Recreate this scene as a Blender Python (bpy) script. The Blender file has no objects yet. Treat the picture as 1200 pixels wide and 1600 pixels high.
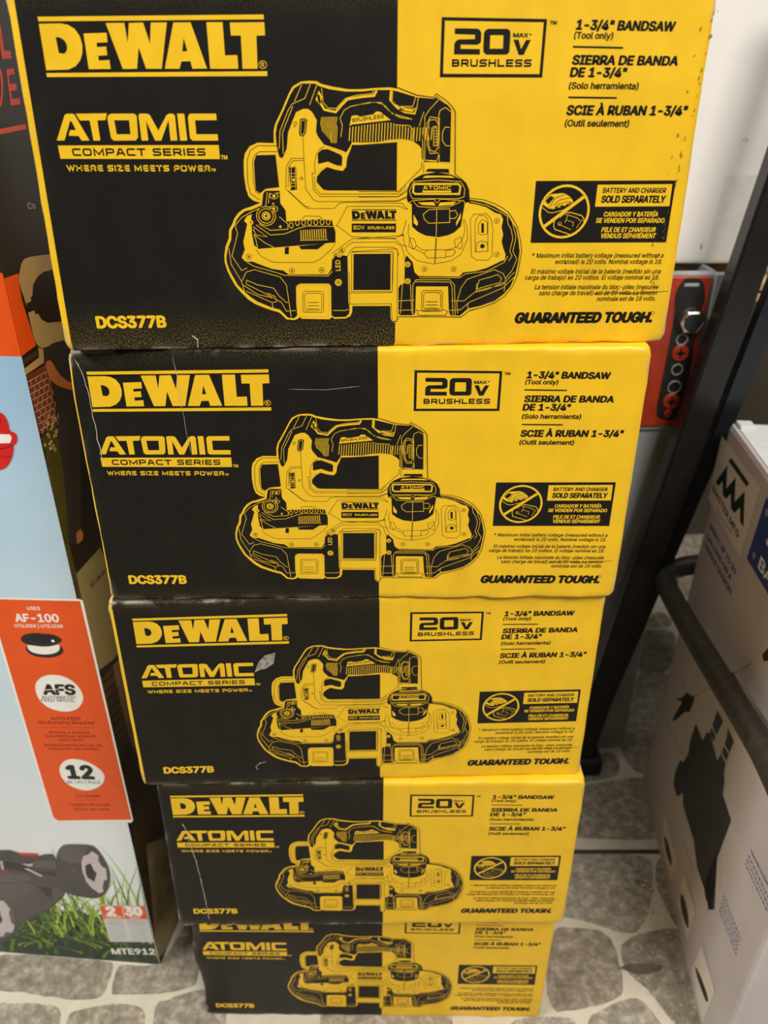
import bpy, bmesh, math, random
from mathutils import Vector, Matrix, noise
SC = bpy.context.scene
COL = SC.collection

# ------------------------------------------------------------------ camera, world, lights, exposure
def rotmat(pitch, roll, yaw):
    fw = Vector((math.sin(yaw)*math.cos(pitch), math.cos(yaw)*math.cos(pitch), -math.sin(pitch)))
    r = Vector((math.cos(yaw), -math.sin(yaw), 0)); u = r.cross(fw)
    r2 = r*math.cos(roll)+u*math.sin(roll); u2 = u*math.cos(roll)-r*math.sin(roll)
    return Matrix((r2, u2, -fw)).transposed()
cam = bpy.data.cameras.new('camera')
cam.sensor_fit = 'VERTICAL'; cam.sensor_height = 24.0; cam.lens = 1251.21/1600*24.0
cam.clip_start = 0.01
cam.dof.use_dof = True; cam.dof.focus_distance = 0.56; cam.dof.aperture_fstop = 5.2
co = bpy.data.objects.new('camera', cam); COL.objects.link(co)
co.matrix_world = Matrix.Translation((-0.03475, -0.51286, 0.96181)) @ rotmat(0.50882, 0.00027, 0.05334).to_4x4()
SC.camera = co

w = bpy.data.worlds.new('world'); SC.world = w; w.use_nodes = True
w.node_tree.nodes['Background'].inputs[0].default_value = (1.0, 0.94, 0.85, 1)
w.node_tree.nodes['Background'].inputs[1].default_value = 0.10
def area(name, loc, target, sx, sy, power, col):
    l = bpy.data.lights.new(name, 'AREA'); l.shape = 'RECTANGLE'; l.size = sx; l.size_y = sy; l.energy = power; l.color = col
    o = bpy.data.objects.new(name, l); COL.objects.link(o); o.location = loc
    o.rotation_euler = (Vector(target)-Vector(loc)).to_track_quat('-Z', 'Y').to_euler()
    return o
area('ceiling_lamp_key', (0.95, -1.7, 2.7), (0.0, 0.1, 0.5), 1.2, 0.5, 74, (1.0, 0.95, 0.87))
area('fill_light_left', (-1.75, -0.62, 2.15), (-0.2, 0.1, 0.4), 0.9, 0.3, 46, (1.0, 0.96, 0.9))  # added fill light, brightens the trimmer box front and the floor on the left
area('ceiling_lamp_overhead', (0.35, 0.05, 2.9), (0.35, 0.25, 0.4), 1.2, 0.3, 14, (0.93, 0.96, 1.0))
vs = SC.view_settings
vs.view_transform = 'Standard'; vs.look = 'None'; vs.gamma = 1.0; vs.use_curve_mapping = False; vs.exposure = -0.07

# ------------------------------------------------------------------ materials
def lin(c):
    return tuple((v/255/12.92 if v/255 <= .04045 else ((v/255+.055)/1.055)**2.4) for v in c)+(1,)
def mat(name, rgb, rough=.5, metal=0.0, var=.12, scale=60, bump=0.0, bscale=200, spec=.5, stretch=None, rgb2=None):
    m = bpy.data.materials.new(name); m.use_nodes = True; nt = m.node_tree; b = nt.nodes['Principled BSDF']
    b.inputs['Roughness'].default_value = rough; b.inputs['Metallic'].default_value = metal
    b.inputs['Specular IOR Level'].default_value = spec
    c = lin(rgb)
    tc = nt.nodes.new('ShaderNodeTexCoord'); src = tc.outputs['Object']
    if stretch:
        mp = nt.nodes.new('ShaderNodeMapping'); mp.inputs['Scale'].default_value = stretch; nt.links.new(src, mp.inputs[0]); src = mp.outputs[0]
    n = nt.nodes.new('ShaderNodeTexNoise'); n.inputs['Scale'].default_value = scale; n.inputs['Detail'].default_value = 6; nt.links.new(src, n.inputs['Vector'])
    r = nt.nodes.new('ShaderNodeValToRGB'); nt.links.new(n.outputs['Fac'], r.inputs[0])
    r.color_ramp.elements[0].position = .3; r.color_ramp.elements[1].position = .7
    c2 = lin(rgb2) if rgb2 else tuple(min(1, v*(1+var)) for v in c[:3])+(1,)
    r.color_ramp.elements[0].color = c if rgb2 else tuple(v*(1-var) for v in c[:3])+(1,); r.color_ramp.elements[1].color = c2
    nt.links.new(r.outputs[0], b.inputs['Base Color'])
    if bump:
        n2 = nt.nodes.new('ShaderNodeTexNoise'); n2.inputs['Scale'].default_value = bscale; n2.inputs['Detail'].default_value = 3; nt.links.new(src, n2.inputs['Vector'])
        bp = nt.nodes.new('ShaderNodeBump'); bp.inputs['Strength'].default_value = bump; bp.inputs['Distance'].default_value = .001
        nt.links.new(n2.outputs['Fac'], bp.inputs['Height']); nt.links.new(bp.outputs[0], b.inputs['Normal'])
    return m

def carton_mat(name, rgb, worn, dirt, rough, var=.06, spec=.5):
    """coated corrugated board: faint vertical flutes, print mottling, rubbed-through specks where the 'rub' and
    'edge' attributes of the mesh say the board is worn"""
    m = bpy.data.materials.new(name); m.use_nodes = True; nt = m.node_tree; N = nt.nodes.new; L = nt.links.new
    b = nt.nodes['Principled BSDF']; b.inputs['Roughness'].default_value = rough; b.inputs['Specular IOR Level'].default_value = spec
    tc = N('ShaderNodeTexCoord')
    def nz(scale, st=(1, 1, 1), det=5):
        mp = N('ShaderNodeMapping'); mp.inputs['Scale'].default_value = st; L(tc.outputs['Object'], mp.inputs[0])
        n = N('ShaderNodeTexNoise'); n.inputs['Scale'].default_value = scale; n.inputs['Detail'].default_value = det; L(mp.outputs[0], n.inputs['Vector']); return n.outputs['Fac']
    def ramp(f, a, b_, c0, c1):
        r = N('ShaderNodeValToRGB'); r.color_ramp.elements[0].position = a; r.color_ramp.elements[1].position = b_
        r.color_ramp.elements[0].color = c0; r.color_ramp.elements[1].color = c1; L(f, r.inputs[0]); return r.outputs[0]
    def mixc(f, a, b_):
        x = N('ShaderNodeMix'); x.data_type = 'RGBA'
        L(f, x.inputs[0])
        for s, i in ((a, 6), (b_, 7)):
            if isinstance(s, tuple): x.inputs[i].default_value = s
            else: L(s, x.inputs[i])
        return x.outputs[2]
    def math_(op, a, b_):
        x = N('ShaderNodeMath'); x.operation = op
        for s, i in ((a, 0), (b_, 1)):
            if isinstance(s, (int, float)): x.inputs[i].default_value = s
            else: L(s, x.inputs[i])
        return x.outputs[0]
    c = lin(rgb)
    base = ramp(nz(55, (1, 1, .6)), .3, .7, tuple(v*(1-var) for v in c[:3])+(1,), tuple(v*(1+var) for v in c[:3])+(1,))
    # dirt: sparse smudges
    d = ramp(nz(26, (1, 1, .45), 8), .60, .80, (0, 0, 0, 1), (.5, .5, .5, 1))
    base = mixc(d, base, lin(dirt))
    # rubbed specks
    at = N('ShaderNodeAttribute'); at.attribute_name = 'rub'
    f = math_('MULTIPLY', ramp(nz(1100, (1, 1, .75), 4), .47, .64, (0, 0, 0, 1), (1, 1, 1, 1)), at.outputs['Fac'])
    base = mixc(f, base, lin(worn))
    ae = N('ShaderNodeAttribute'); ae.attribute_name = 'edge'
    f = math_('MULTIPLY', ramp(nz(48, (1, 1, 1), 8), .48, .60, (0, 0, 0, 1), (.9, .9, .9, 1)), ae.outputs['Fac'])
    base = mixc(f, base, lin((176, 168, 150)))
    L(base, b.inputs['Base Color'])
    wv = N('ShaderNodeTexWave'); wv.bands_direction = 'X'; wv.inputs['Scale'].default_value = 55; wv.inputs['Distortion'].default_value = .6; L(tc.outputs['Object'], wv.inputs['Vector'])
    h = math_('ADD', math_('MULTIPLY', wv.outputs['Fac'], .04), math_('ADD', math_('MULTIPLY', nz(240), .18), math_('MULTIPLY', nz(9, (1, 1, 1), 3), 4.0)))
    bp = N('ShaderNodeBump'); bp.inputs['Strength'].default_value = .5; bp.inputs['Distance'].default_value = .0012; L(h, bp.inputs['Height']); L(bp.outputs[0], b.inputs['Normal'])
    return m

YEL, BLK = (240, 193, 30), (22, 20, 16)
M = {
 'Y': carton_mat('yellow_print', YEL, (206, 160, 26), (200, 154, 26), .42, .05),
 'K': carton_mat('black_print', BLK, (156, 128, 48), (48, 45, 38), .48, .18, .3),
 'D': mat('dark_scuff_and_fold_shade', (104, 78, 16), .7), 'S': mat('torn_board', (186, 180, 166), .8, var=.25, scale=300),  # D colours the dark scuffs and also the painted fold shade
 'o': mat('orange_print', (226, 84, 22), .35, var=.04), 'w': mat('white_print', (236, 236, 230), .4, var=.03), 'k': mat('black_ink', (24, 24, 24), .4),
 'm': mat('maroon_ink', (120, 32, 10), .4), 'b': mat('picture_black', (34, 34, 36), .4), 'B': mat('picture_charcoal', (22, 22, 24), .4), 'r': mat('picture_red', (206, 30, 28), .35, var=.1), 'R': mat('picture_dark_red', (128, 12, 14), .4),
 'r2': mat('picture_dull_red', (120, 70, 64), .4), 'r3': mat('dark_red_print', (176, 48, 26), .4), 'r4': mat('rust_print', (190, 70, 34), .4),
 'g0': mat('picture_near_black', (42, 40, 40), .4), 'g1': mat('picture_dark_grey', (72, 68, 69), .4, var=.15, scale=25), 'g2': mat('picture_grey', (92, 87, 88), .4, var=.15, scale=25), 'g3': mat('picture_slate', (84, 80, 78), .4, var=.2, scale=18), 'g4': mat('picture_mid_grey', (128, 126, 126), .4),
 'w2': mat('picture_silver', (196, 186, 188), .4, var=.06), 'w3': mat('picture_pale_grey', (204, 203, 203), .4, var=.04), 'be': mat('picture_beige', (176, 158, 120), .45, var=.08), 'nv': mat('picture_navy', (44, 44, 56), .45, var=.3, scale=20),
 'sk': mat('picture_tan', (172, 110, 78), .45), 'sk2': mat('picture_khaki', (140, 112, 74), .45), 'br1': mat('picture_dark_brown', (58, 46, 34), .45), 'br': mat('picture_brick', (112, 56, 40), .45, var=.25, scale=50), 'br2': mat('picture_umber', (48, 36, 20), .45, scale=16, rgb2=(92, 72, 40)),
 'ol': mat('picture_olive', (66, 66, 34), .45, var=.4, scale=40), 'ol2': mat('picture_moss', (104, 88, 50), .45, scale=22, rgb2=(176, 156, 108)), 'gy': mat('picture_sage', (142, 140, 120), .45, var=.06),
 'lb': mat('label_white', (226, 218, 206), .4, var=.03), 'lb2': mat('label_grey', (150, 146, 140), .4), 'gn': mat('deep_green_print', (14, 44, 34), .4), 'bl': mat('blue_print', (38, 58, 128), .4, var=.08), 'bt': mat('blue_ink', (58, 62, 120), .5), 'bt2': mat('faint_blue_ink', (150, 146, 166), .5), 'dk': mat('picture_soft_black', (36, 38, 36), .45, var=.12, scale=20), 'lt': mat('picture_cream', (226, 218, 206), .45),
}

# ------------------------------------------------------------------ lettering outlines and artwork (lengths in 1/20 mm)
GLYPHS = """!196:67,160 63,509 132,509 128,160;98,-4 81,-1 66,9 56,24 52,41 56,58 66,73 81,83 98,86 116,83 130,73 140,58 143,41 140,24 130,9 116,-1
"321:78,318 70,509 136,509 128,318;193,318 185,509 250,509 243,318
'206:78,318 70,509 136,509 128,318
(273:89,207 101,324 132,441 177,539 236,539 191,428 161,313 151,207 160,115 188,16 236,-96 177,-96 139,-21 111,55 95,131
)273:37,-96 86,18 113,116 122,207 112,313 82,428 37,539 97,539 142,441 173,323 184,207 178,130 161,53 134,-22 97,-96
*453:201,223 206,331 114,272 89,315 186,365 89,415 114,459 206,400 201,509 250,509 246,400 337,459 362,415 266,365 362,315 337,272 246,331 250,223
,188:38,-119 68,71 137,71 84,-119
-453:337,244 337,188 114,188 114,244
.188:95,-4 78,-1 63,9 53,24 50,41 53,59 63,73 78,83 95,87 113,83 128,73 138,59 141,41 138,24 128,9 113,-1
/249:235,533 71,-76 14,-76 178,533
0453:227,-7 174,1 130,24 95,62 69,113 53,178 48,254 53,330 69,395 95,447 130,484 174,508 227,516 279,508 323,484 358,447 384,395 400,330 405,254 400,178 384,113 359,62 323,24 279,1;227,50 261,56 290,74 313,103 330,144 340,194 344,254 340,314 330,365 313,405 290,435 261,453 227,460 192,453 163,435 140,405 123,365 113,314 109,254 113,194 123,144 140,103 163,74 192,56
1453:76,0 76,55 391,55 391,0;276,509 276,0 212,0 212,448 209,448 86,358 86,427 198,509
2453:64,0 64,47 234,229 282,282 311,327 320,371 317,397 308,419 293,436 273,449 224,460 196,457 172,447 153,433 139,413 130,390 127,362 66,362 71,405 86,442 111,473 143,496 182,511 225,516 268,511 306,497 337,474 361,445 376,411 381,372 371,318 336,259 267,180 153,60 153,57 389,57 389,0
3453:218,-7 173,-3 133,10 98,30 70,57 52,91 44,132 109,132 115,107 126,87 144,71 165,59 219,50 275,61 297,74 315,93 325,116 329,145 326,172 316,196 299,217 275,234 242,244 201,248 157,248 157,299 288,448 288,452 70,452 70,509 372,509 372,461 211,278 211,289 264,288 308,276 344,253 371,222 387,186 393,145 387,103 370,66 344,36 309,12 266,-2
4453:40,105 40,158 247,509 311,509 109,166 109,163 413,163 413,105;282,0 282,121 282,146 282,318 343,318 343,0
5453:221,-7 178,-2 140,11 108,32 83,60 66,93 60,130 122,130 127,108 138,89 173,60 221,50 250,53 276,64 298,82 314,104 324,131 328,162 324,193 314,221 297,244 275,262 248,273 218,277 167,268 128,246 67,253 96,509 366,509 366,452 151,452 134,301 136,301 178,325 229,334 263,330 294,321 321,306 345,285 364,260 379,231 388,199 391,163 385,117 369,76 343,41 309,15 268,-1
6453:226,-7 182,-1 142,15 109,40 84,74 69,115 64,162 68,199 80,239 137,340 252,509 322,509 151,261 145,261 165,288 196,307 235,314 278,309 316,295 346,271 370,240 384,201 389,157 384,112 368,73 343,39 310,14 271,-2;226,48 254,52 279,63 299,79 314,101 324,128 327,157 324,187 314,213 299,235 279,251 254,262 226,265 198,262 174,252 153,235 138,214 128,188 125,158 128,128 138,102 153,79 174,63 198,52
7453:97,0 323,448 323,452 62,452 62,509 391,509 391,449 165,0
8453:226,-7 178,-2 136,11 101,33 74,62 57,96 52,135 55,166 65,195 81,220 101,241 125,256 153,265 153,267 119,282 93,308 76,342 70,380 75,417 90,450 114,477 146,498 184,511 226,516 269,511 306,498 337,477 361,450 377,417 382,380 376,342 359,308 333,282 300,267 300,265 327,256 351,241 372,220 387,195 397,166 401,135 395,96 378,62 352,33 317,11 275,-2;226,49 258,52 285,60 307,74 323,91 333,113 337,139 333,165 322,189 305,208 283,223 256,232 226,235 196,232 169,223 147,208 130,189 119,165 115,139 119,113 129,91 145,74 167,60 195,52;226,290 274,300 293,313 307,330 316,351 319,376 316,399 308,420 294,437 275,449 226,460 177,449 159,437 145,420 136,399 133,376 136,351 145,330 159,313 178,300
9453:226,516 271,510 310,494 343,468 368,434 384,393 389,347 385,309 373,270 315,168 200,0 130,0 301,248 307,248 287,221 257,202 218,195 175,199 137,214 106,237 83,269 68,307 64,352 69,397 85,436 110,469 143,494 182,510;226,460 199,457 174,446 154,429 138,407 129,381 125,352 129,322 138,295 154,274 174,257 199,247 226,243 254,247 279,257 299,273 314,295 324,321 327,350 324,381 314,407 299,429 279,446 254,457
:188:95,-4 78,-1 63,9 53,24 50,41 53,59 63,73 78,83 95,87 113,83 128,73 138,59 141,41 138,24 128,9 113,-1;95,271 78,274 63,284 53,299 50,316 53,334 63,349 78,359 95,362 113,359 128,349 138,334 141,316 138,299 128,284 113,274
A480:16,0 201,509 276,509 463,0 395,0 287,302 264,372 232,478 245,478 213,371 191,302 85,0;110,142 110,199 370,199 370,142
B456:60,0 60,509 241,509 289,504 329,491 359,469 381,442 394,410 398,374 395,344 387,320 356,286 315,267 315,262 339,257 363,245 385,227 402,203 414,173 418,136 413,100 400,67 377,39 344,18 301,4 247,0;125,57 245,57 296,63 330,80 349,105 355,137 352,161 342,184 327,203 306,218 279,228 248,231 125,231;125,285 238,285 288,296 308,309 323,326 333,348 336,372 330,403 313,429 283,446 240,452 125,452
C510:267,-7 205,1 150,25 104,63 70,115 48,179 40,254 48,329 70,393 104,445 150,484 205,508 267,516 340,504 373,490 402,471 427,447 448,418 463,385 473,348 408,348 389,395 357,428 315,449 267,456 223,450 184,432 150,403 125,364 109,314 103,254 109,194 125,145 151,105 184,76 223,59 267,53 315,60 357,81 389,114 408,160 473,160 463,124 448,91 428,62 402,38 373,19 341,5 305,-4
D502:219,0 96,0 96,57 215,57 272,63 318,81 354,110 379,149 394,198 399,255 394,312 379,361 354,399 320,428 275,446 221,452 93,452 93,509 225,509 294,501 353,478 399,441 433,391 455,329 462,255 455,181 433,119 398,68 351,31 291,8;125,509 125,0 60,0 60,509
E419:60,0 60,509 372,509 372,452 125,452 125,286 355,286 355,229 125,229 125,57 375,57 375,0
F410:60,0 60,509 369,509 369,452 125,452 125,278 346,278 346,221 125,221 125,0
G520:269,-7 205,1 149,25 104,64 69,116 47,179 40,254 47,329 69,393 103,445 149,484 203,508 265,516 304,513 340,504 374,489 403,469 429,445 449,416 465,384 474,349 408,349 387,393 356,427 315,448 265,456 222,450 183,432 150,404 125,364 109,314 103,254 109,194 125,145 151,105 184,76 224,59 269,53 309,57 345,71 374,93 396,123 410,160 415,202 434,199 283,199 283,256 478,256 478,200 471,141 451,91 419,50 377,19 326,0
H517:60,0 60,509 125,509 125,289 392,289 392,509 457,509 457,0 392,0 392,232 125,232 125,0
I301:31,0 31,57 118,57 118,452 31,452 31,509 269,509 269,452 183,452 183,57 269,57 269,0
J396:185,-7 124,3 75,33 44,81 33,145 33,173 98,173 98,145 104,104 122,74 149,56 185,50 220,56 248,74 266,104 272,145 272,509 336,509 336,145 326,81 294,33 246,3
K467:104,145 104,216 139,261 174,303 212,344 364,509 448,509 231,276 228,276;60,0 60,509 125,509 125,334 124,225 125,193 125,0;372,0 188,259 228,309 449,0
L393:60,0 60,509 125,509 125,57 361,57 361,0
M628:60,0 60,509 152,509 277,187 287,159 299,123 311,84 322,49 307,49 318,83 330,121 342,158 352,187 476,509 568,509 568,0 504,0 504,291 504,327 505,369 506,413 507,457 513,457 498,409 482,363 467,322 456,291 342,0 286,0 170,291 159,321 145,361 129,408 112,457 119,457 120,416 121,372 122,328 122,291 122,0
N523:60,0 60,509 136,509 343,183 363,151 388,107 414,55 405,54 401,108 399,157 399,195 399,509 463,509 463,0 387,0 202,290 177,331 148,381 108,452 119,454 122,384 124,328 125,291 125,0
O533:267,-7 205,1 150,25 105,63 70,115 48,179 40,254 48,329 70,393 105,445 150,484 205,508 267,516 329,508 384,484 429,445 464,393 486,329 493,254 486,179 464,115 429,63 384,25 329,1;267,53 310,59 349,76 383,105 408,144 425,194 430,254 425,314 408,365 383,404 349,433 310,450 267,456 223,450 184,433 151,404 125,364 109,314 103,254 109,194 125,144 151,105 184,76 223,59
P445:60,0 60,509 235,509 289,503 332,487 366,462 390,430 404,391 409,348 404,304 390,265 366,233 332,207 289,191 235,186 109,186 109,242 233,242 269,246 297,256 318,272 333,294 342,319 344,348 342,376 333,402 318,423 297,439 268,449 232,452 125,452 125,0
Q533:245,159 313,159 369,85 384,65 468,-48 401,-48 346,27 331,46;267,-7 205,1 150,25 105,63 70,115 48,179 40,254 48,329 70,393 105,445 150,484 205,508 267,516 329,508 384,484 429,445 464,393 486,329 493,254 486,179 464,115 429,63 384,25 329,1;267,53 310,59 349,76 383,105 408,144 425,194 430,254 425,314 408,365 383,404 349,433 310,450 267,456 223,450 184,433 151,404 125,364 109,314 103,254 109,194 125,144 151,105 184,76 223,59
R449:60,0 60,509 236,509 290,504 333,489 367,465 390,433 405,395 409,352 405,309 390,271 367,240 333,217 289,203 236,198 96,198 96,255 234,255 269,258 298,267 319,281 334,300 342,324 345,352 342,380 334,405 319,425 298,440 269,449 233,452 125,452 125,0;353,0 230,229 303,229 428,0
S447:224,-9 172,-4 128,9 91,31 64,60 46,96 38,137 104,137 110,110 123,88 142,71 166,59 224,49 257,52 286,60 311,74 329,92 341,114 346,139 342,161 332,179 296,205 245,222 184,239 128,260 86,289 60,326 52,372 58,413 75,448 102,476 138,498 180,511 227,516 275,511 316,498 351,476 377,449 394,415 401,378 337,378 326,412 302,437 267,453 225,459 194,456 167,448 145,435 129,418 118,398 115,376 119,352 131,334 169,308 212,293 264,279 312,264 359,238 395,198 405,171 408,139 403,99 386,64 360,34 323,11 278,-4
T449:32,452 32,509 417,509 417,452 257,452 257,0 193,0 193,452
U517:259,-8 203,-2 154,15 114,43 85,80 66,124 60,173 60,509 124,509 124,178 128,144 141,113 160,87 187,68 220,56 259,52 298,56 331,68 357,87 377,113 389,144 393,178 393,509 457,509 457,173 451,124 433,80 403,43 363,15 315,-2
V480:204,0 16,509 84,509 192,206 215,137 248,31 235,31 267,138 290,206 395,509 463,509 278,0
W686:155,0 16,509 82,509 163,196 175,145 187,94 197,40 189,40 200,94 211,145 224,196 306,509 380,509 462,196 474,145 486,94 497,40 488,40 499,94 510,145 523,196 603,509 670,509 530,0 455,0 368,323 351,391 336,475 350,475 335,395 318,323 230,0
X474:18,0 217,284 217,236 29,509 104,509 178,400 204,361 223,329 243,292 232,292 252,329 272,361 298,400 374,509 446,509 259,239 259,287 456,0 382,0 292,129 268,165 250,195 230,231 244,231 225,196 206,166 182,129 91,0
Y472:203,0 203,208 16,509 91,509 192,344 222,292 250,230 224,230 251,293 280,344 381,509 455,509 268,208 268,0
Z438:42,0 42,46 273,385 306,431 341,476 348,454 285,452 223,452 40,452 40,509 397,509 397,462 169,129 134,81 97,33 90,54 152,57 214,57 399,57 399,0
a389:160,-9 126,-5 94,5 68,22 48,45 35,73 30,108 34,138 43,161 58,179 78,193 125,211 178,220 234,227 265,235 273,243 276,255 276,257 267,297 240,322 196,331 149,322 118,301 100,274 41,291 57,322 79,346 104,364 133,375 194,384 239,379 286,360 306,343 322,320 333,290 337,251 337,0 277,0 277,52 272,52 252,25 215,1;170,45 202,49 228,59 248,74 263,93 272,115 276,138 276,190 259,182 231,176 200,171 175,168 134,159 103,139 95,124 92,105 102,72 130,52
b424:229,-8 198,-5 172,4 138,31 118,59 112,59 112,0 53,0 53,509 114,509 114,319 118,319 137,346 171,373 197,381 229,384 274,378 313,361 345,332 370,293 385,245 390,189 385,133 370,84 346,45 313,16 274,-2;220,47 253,51 279,66 301,88 316,117 325,151 328,189 325,227 316,261 301,290 280,311 253,325 220,330 188,325 161,312 140,291 125,263 116,229 113,189 116,150 125,115 140,86 162,65 188,51
c396:207,-8 159,-2 117,16 82,46 56,85 40,133 34,187 40,243 56,291 82,330 117,360 159,378 207,384 260,377 305,356 340,322 362,277 303,262 290,289 270,311 242,325 207,330 173,325 145,310 124,287 108,258 99,224 96,187 99,151 108,117 124,89 145,66 173,51 207,46 243,52 271,66 292,89 304,117 363,102 341,56 306,21 261,-1
d424:195,-8 151,-2 111,16 79,45 55,84 39,133 34,189 39,245 55,293 79,332 112,361 151,378 196,384 228,381 253,373 287,346 306,319 311,319 311,509 372,509 372,0 313,0 313,59 307,59 287,31 252,4 227,-5;205,47 236,51 263,65 284,86 299,115 309,150 312,189 309,229 300,263 284,291 263,312 237,325 205,330 172,325 145,311 124,290 108,261 99,227 96,189 99,151 109,117 124,88 145,66 172,51
e404:212,-8 161,-2 117,16 82,46 56,85 40,132 34,187 39,242 55,290 81,329 115,359 157,378 205,384 266,374 294,361 319,341 341,315 357,282 368,242 371,194 371,169 75,169 75,221 338,221 310,202 307,237 298,269 283,294 263,314 237,326 205,330 173,326 146,313 125,294 109,270 99,241 96,211 96,178 100,139 110,106 128,80 151,61 179,50 212,46 254,53 285,73 306,105 365,91 353,63 335,39 311,19 283,4 249,-5
f254:228,379 228,327 6,327 6,379;81,0 81,432 84,461 96,486 113,505 135,519 187,530 222,527 243,521 227,468 215,472 195,474 171,470 154,460 145,443 142,419 142,0
g425:207,-151 168,-148 134,-140 82,-110 51,-69 101,-41 122,-66 154,-88 207,-97 249,-92 282,-75 304,-47 311,-6 311,68 306,68 287,41 252,16 227,8 195,5 152,10 113,27 80,53 55,90 39,136 34,191 39,246 55,293 80,332 112,361 152,378 196,384 228,382 253,373 288,346 308,319 313,319 313,379 372,379 372,-9 367,-54 350,-90 324,-117 291,-136 251,-147;205,59 237,63 264,75 285,95 300,121 309,154 312,193 309,231 300,264 285,291 264,312 237,325 205,330 172,325 145,312 124,290 109,262 99,229 96,193 99,155 109,123 124,96 145,76 172,63
h410:114,227 114,0 53,0 53,509 114,509 114,287 102,287 124,332 152,362 187,379 227,384 264,380 295,369 321,349 341,321 353,285 357,240 357,0 296,0 296,235 290,275 273,304 246,323 210,329 184,326 161,317 141,303 126,283 117,257
i167:53,0 53,379 114,379 114,0;84,443 67,446 54,455 44,468 41,483 44,499 54,512 67,521 84,524 100,521 114,512 123,499 126,483 123,468 114,455 100,446
j167:53,379 114,379 114,-30 111,-63 102,-90 86,-113 65,-129 37,-139 4,-143 -10,-143 -10,-87 2,-87 25,-83 40,-72 50,-54 53,-29;83,443 67,446 53,455 44,468 41,483 44,499 53,512 67,521 83,524 100,521 114,512 123,499 126,483 123,468 114,455 100,446
k381:110,137 110,212 121,212 284,379 360,379 184,199 177,199;53,0 53,509 114,509 114,0;294,0 148,186 191,229 372,0
l189:139,-2 101,3 74,20 58,47 53,84 53,509 114,509 114,99 120,62 130,54 146,52 160,53 170,54 181,3 162,-1
m610:53,0 53,379 112,379 112,295 108,295 118,323 132,346 172,376 219,386 257,380 287,361 309,331 321,295 312,295 322,321 337,343 381,375 437,386 468,383 497,372 522,354 541,328 553,296 557,255 557,0 496,0 496,254 490,289 473,313 447,326 419,330 395,328 374,320 345,290 335,247 335,0 274,0 274,260 269,288 253,311 229,326 199,330 158,320 140,307 126,289 117,266 114,238 114,0
n410:114,227 114,0 53,0 53,379 112,379 112,287 102,287 124,332 152,362 187,379 227,384 264,380 295,369 321,349 341,321 353,285 357,240 357,0 296,0 296,235 290,275 273,304 246,323 210,329 184,326 161,317 141,303 126,283 117,257
o415:207,-8 159,-2 117,16 82,46 56,85 40,133 34,187 40,243 56,291 82,330 117,360 159,378 207,384 256,378 299,360 333,330 359,291 376,243 381,187 376,133 359,85 333,46 299,16 256,-2;207,46 242,51 270,66 292,89 307,117 316,151 319,187 316,224 307,258 292,287 270,310 242,325 207,330 173,325 145,310 124,287 108,258 99,224 96,187 99,151 108,117 124,89 145,66 173,51
p424:53,-143 53,379 112,379 112,319 118,319 137,346 171,373 197,381 229,384 274,378 313,361 345,332 370,293 385,245 390,189 385,133 370,84 346,45 313,16 274,-2 229,-8 198,-5 173,4 138,31 118,59 114,59 114,-143;220,47 253,51 279,66 301,88 316,117 325,151 328,189 325,227 316,261 301,290 280,311 253,325 220,330 188,325 161,312 140,291 125,263 116,229 113,189 116,150 125,115 140,86 162,65 188,51
q424:372,-143 311,-143 311,59 306,59 287,31 252,4 227,-5 195,-8 151,-2 111,16 79,45 55,84 39,133 34,189 39,245 55,293 79,332 112,361 151,378 196,384 228,381 253,373 287,346 307,319 313,319 313,379 372,379;205,47 236,51 263,65 284,86 299,115 309,150 312,189 309,229 300,263 284,291 263,312 237,325 205,330 172,325 145,311 124,290 108,261 99,227 96,189 99,151 109,117 124,88 145,66 172,51
r259:53,0 53,379 112,379 112,321 115,321 130,347 152,367 181,380 213,385 229,384 243,384 243,322 230,324 207,326 182,323 159,315 140,301 126,284 117,262 114,237 114,0
s365:182,-8 145,-5 112,3 84,18 62,38 45,63 36,94 94,107 105,79 124,60 150,49 181,45 217,50 244,62 262,81 268,103 265,121 254,136 237,147 212,155 149,170 104,186 72,208 53,237 47,274 51,305 65,332 87,354 115,370 149,381 187,384 223,381 254,372 279,358 299,339 324,290 268,277 258,298 243,316 219,328 187,333 156,329 131,317 114,299 109,277 112,258 124,243 172,223 229,209 275,194 306,171 325,142 331,107 326,75 312,47 290,24 260,6 223,-5
t227:204,379 204,327 6,327 6,379;65,471 126,471 126,98 128,76 136,61 150,53 170,50 185,51 202,54 213,2 192,-3 168,-4 125,2 92,21 72,52 65,93
u410:182,-5 146,-1 115,11 89,31 69,59 57,95 53,139 53,379 114,379 114,144 119,105 137,75 164,56 200,50 226,53 249,62 268,77 283,97 293,122 296,153 296,379 357,379 357,0 298,0 298,92 307,92 286,47 257,17 222,0
v389:163,0 17,379 84,379 165,155 187,87 206,21 184,21 203,87 224,155 305,379 371,379 226,0
w567:138,0 23,379 87,379 133,214 154,137 175,41 165,41 186,135 206,214 252,379 316,379 362,214 382,136 402,41 391,41 413,135 434,214 480,379 545,379 429,0 368,0 319,172 305,225 291,280 277,338 291,338 277,280 263,225 248,172 199,0
x379:21,0 171,218 171,171 29,379 100,379 147,306 179,253 207,206 175,206 202,253 233,306 282,379 352,379 209,169 209,214 358,0 287,0 231,85 200,136 173,182 205,182 178,136 148,85 91,0
y389:47,-139 61,-86 71,-87 104,-89 130,-74 151,-36 163,-1 17,379 84,379 165,155 187,87 206,21 184,21 202,87 224,155 305,379 371,379 204,-58 177,-107 139,-136 91,-145 65,-143
z380:42,0 42,46 254,320 254,323 48,323 48,379 333,379 333,331 126,60 126,56 339,56 339,0
|230:141,673 141,-164 88,-164 88,673
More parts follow.
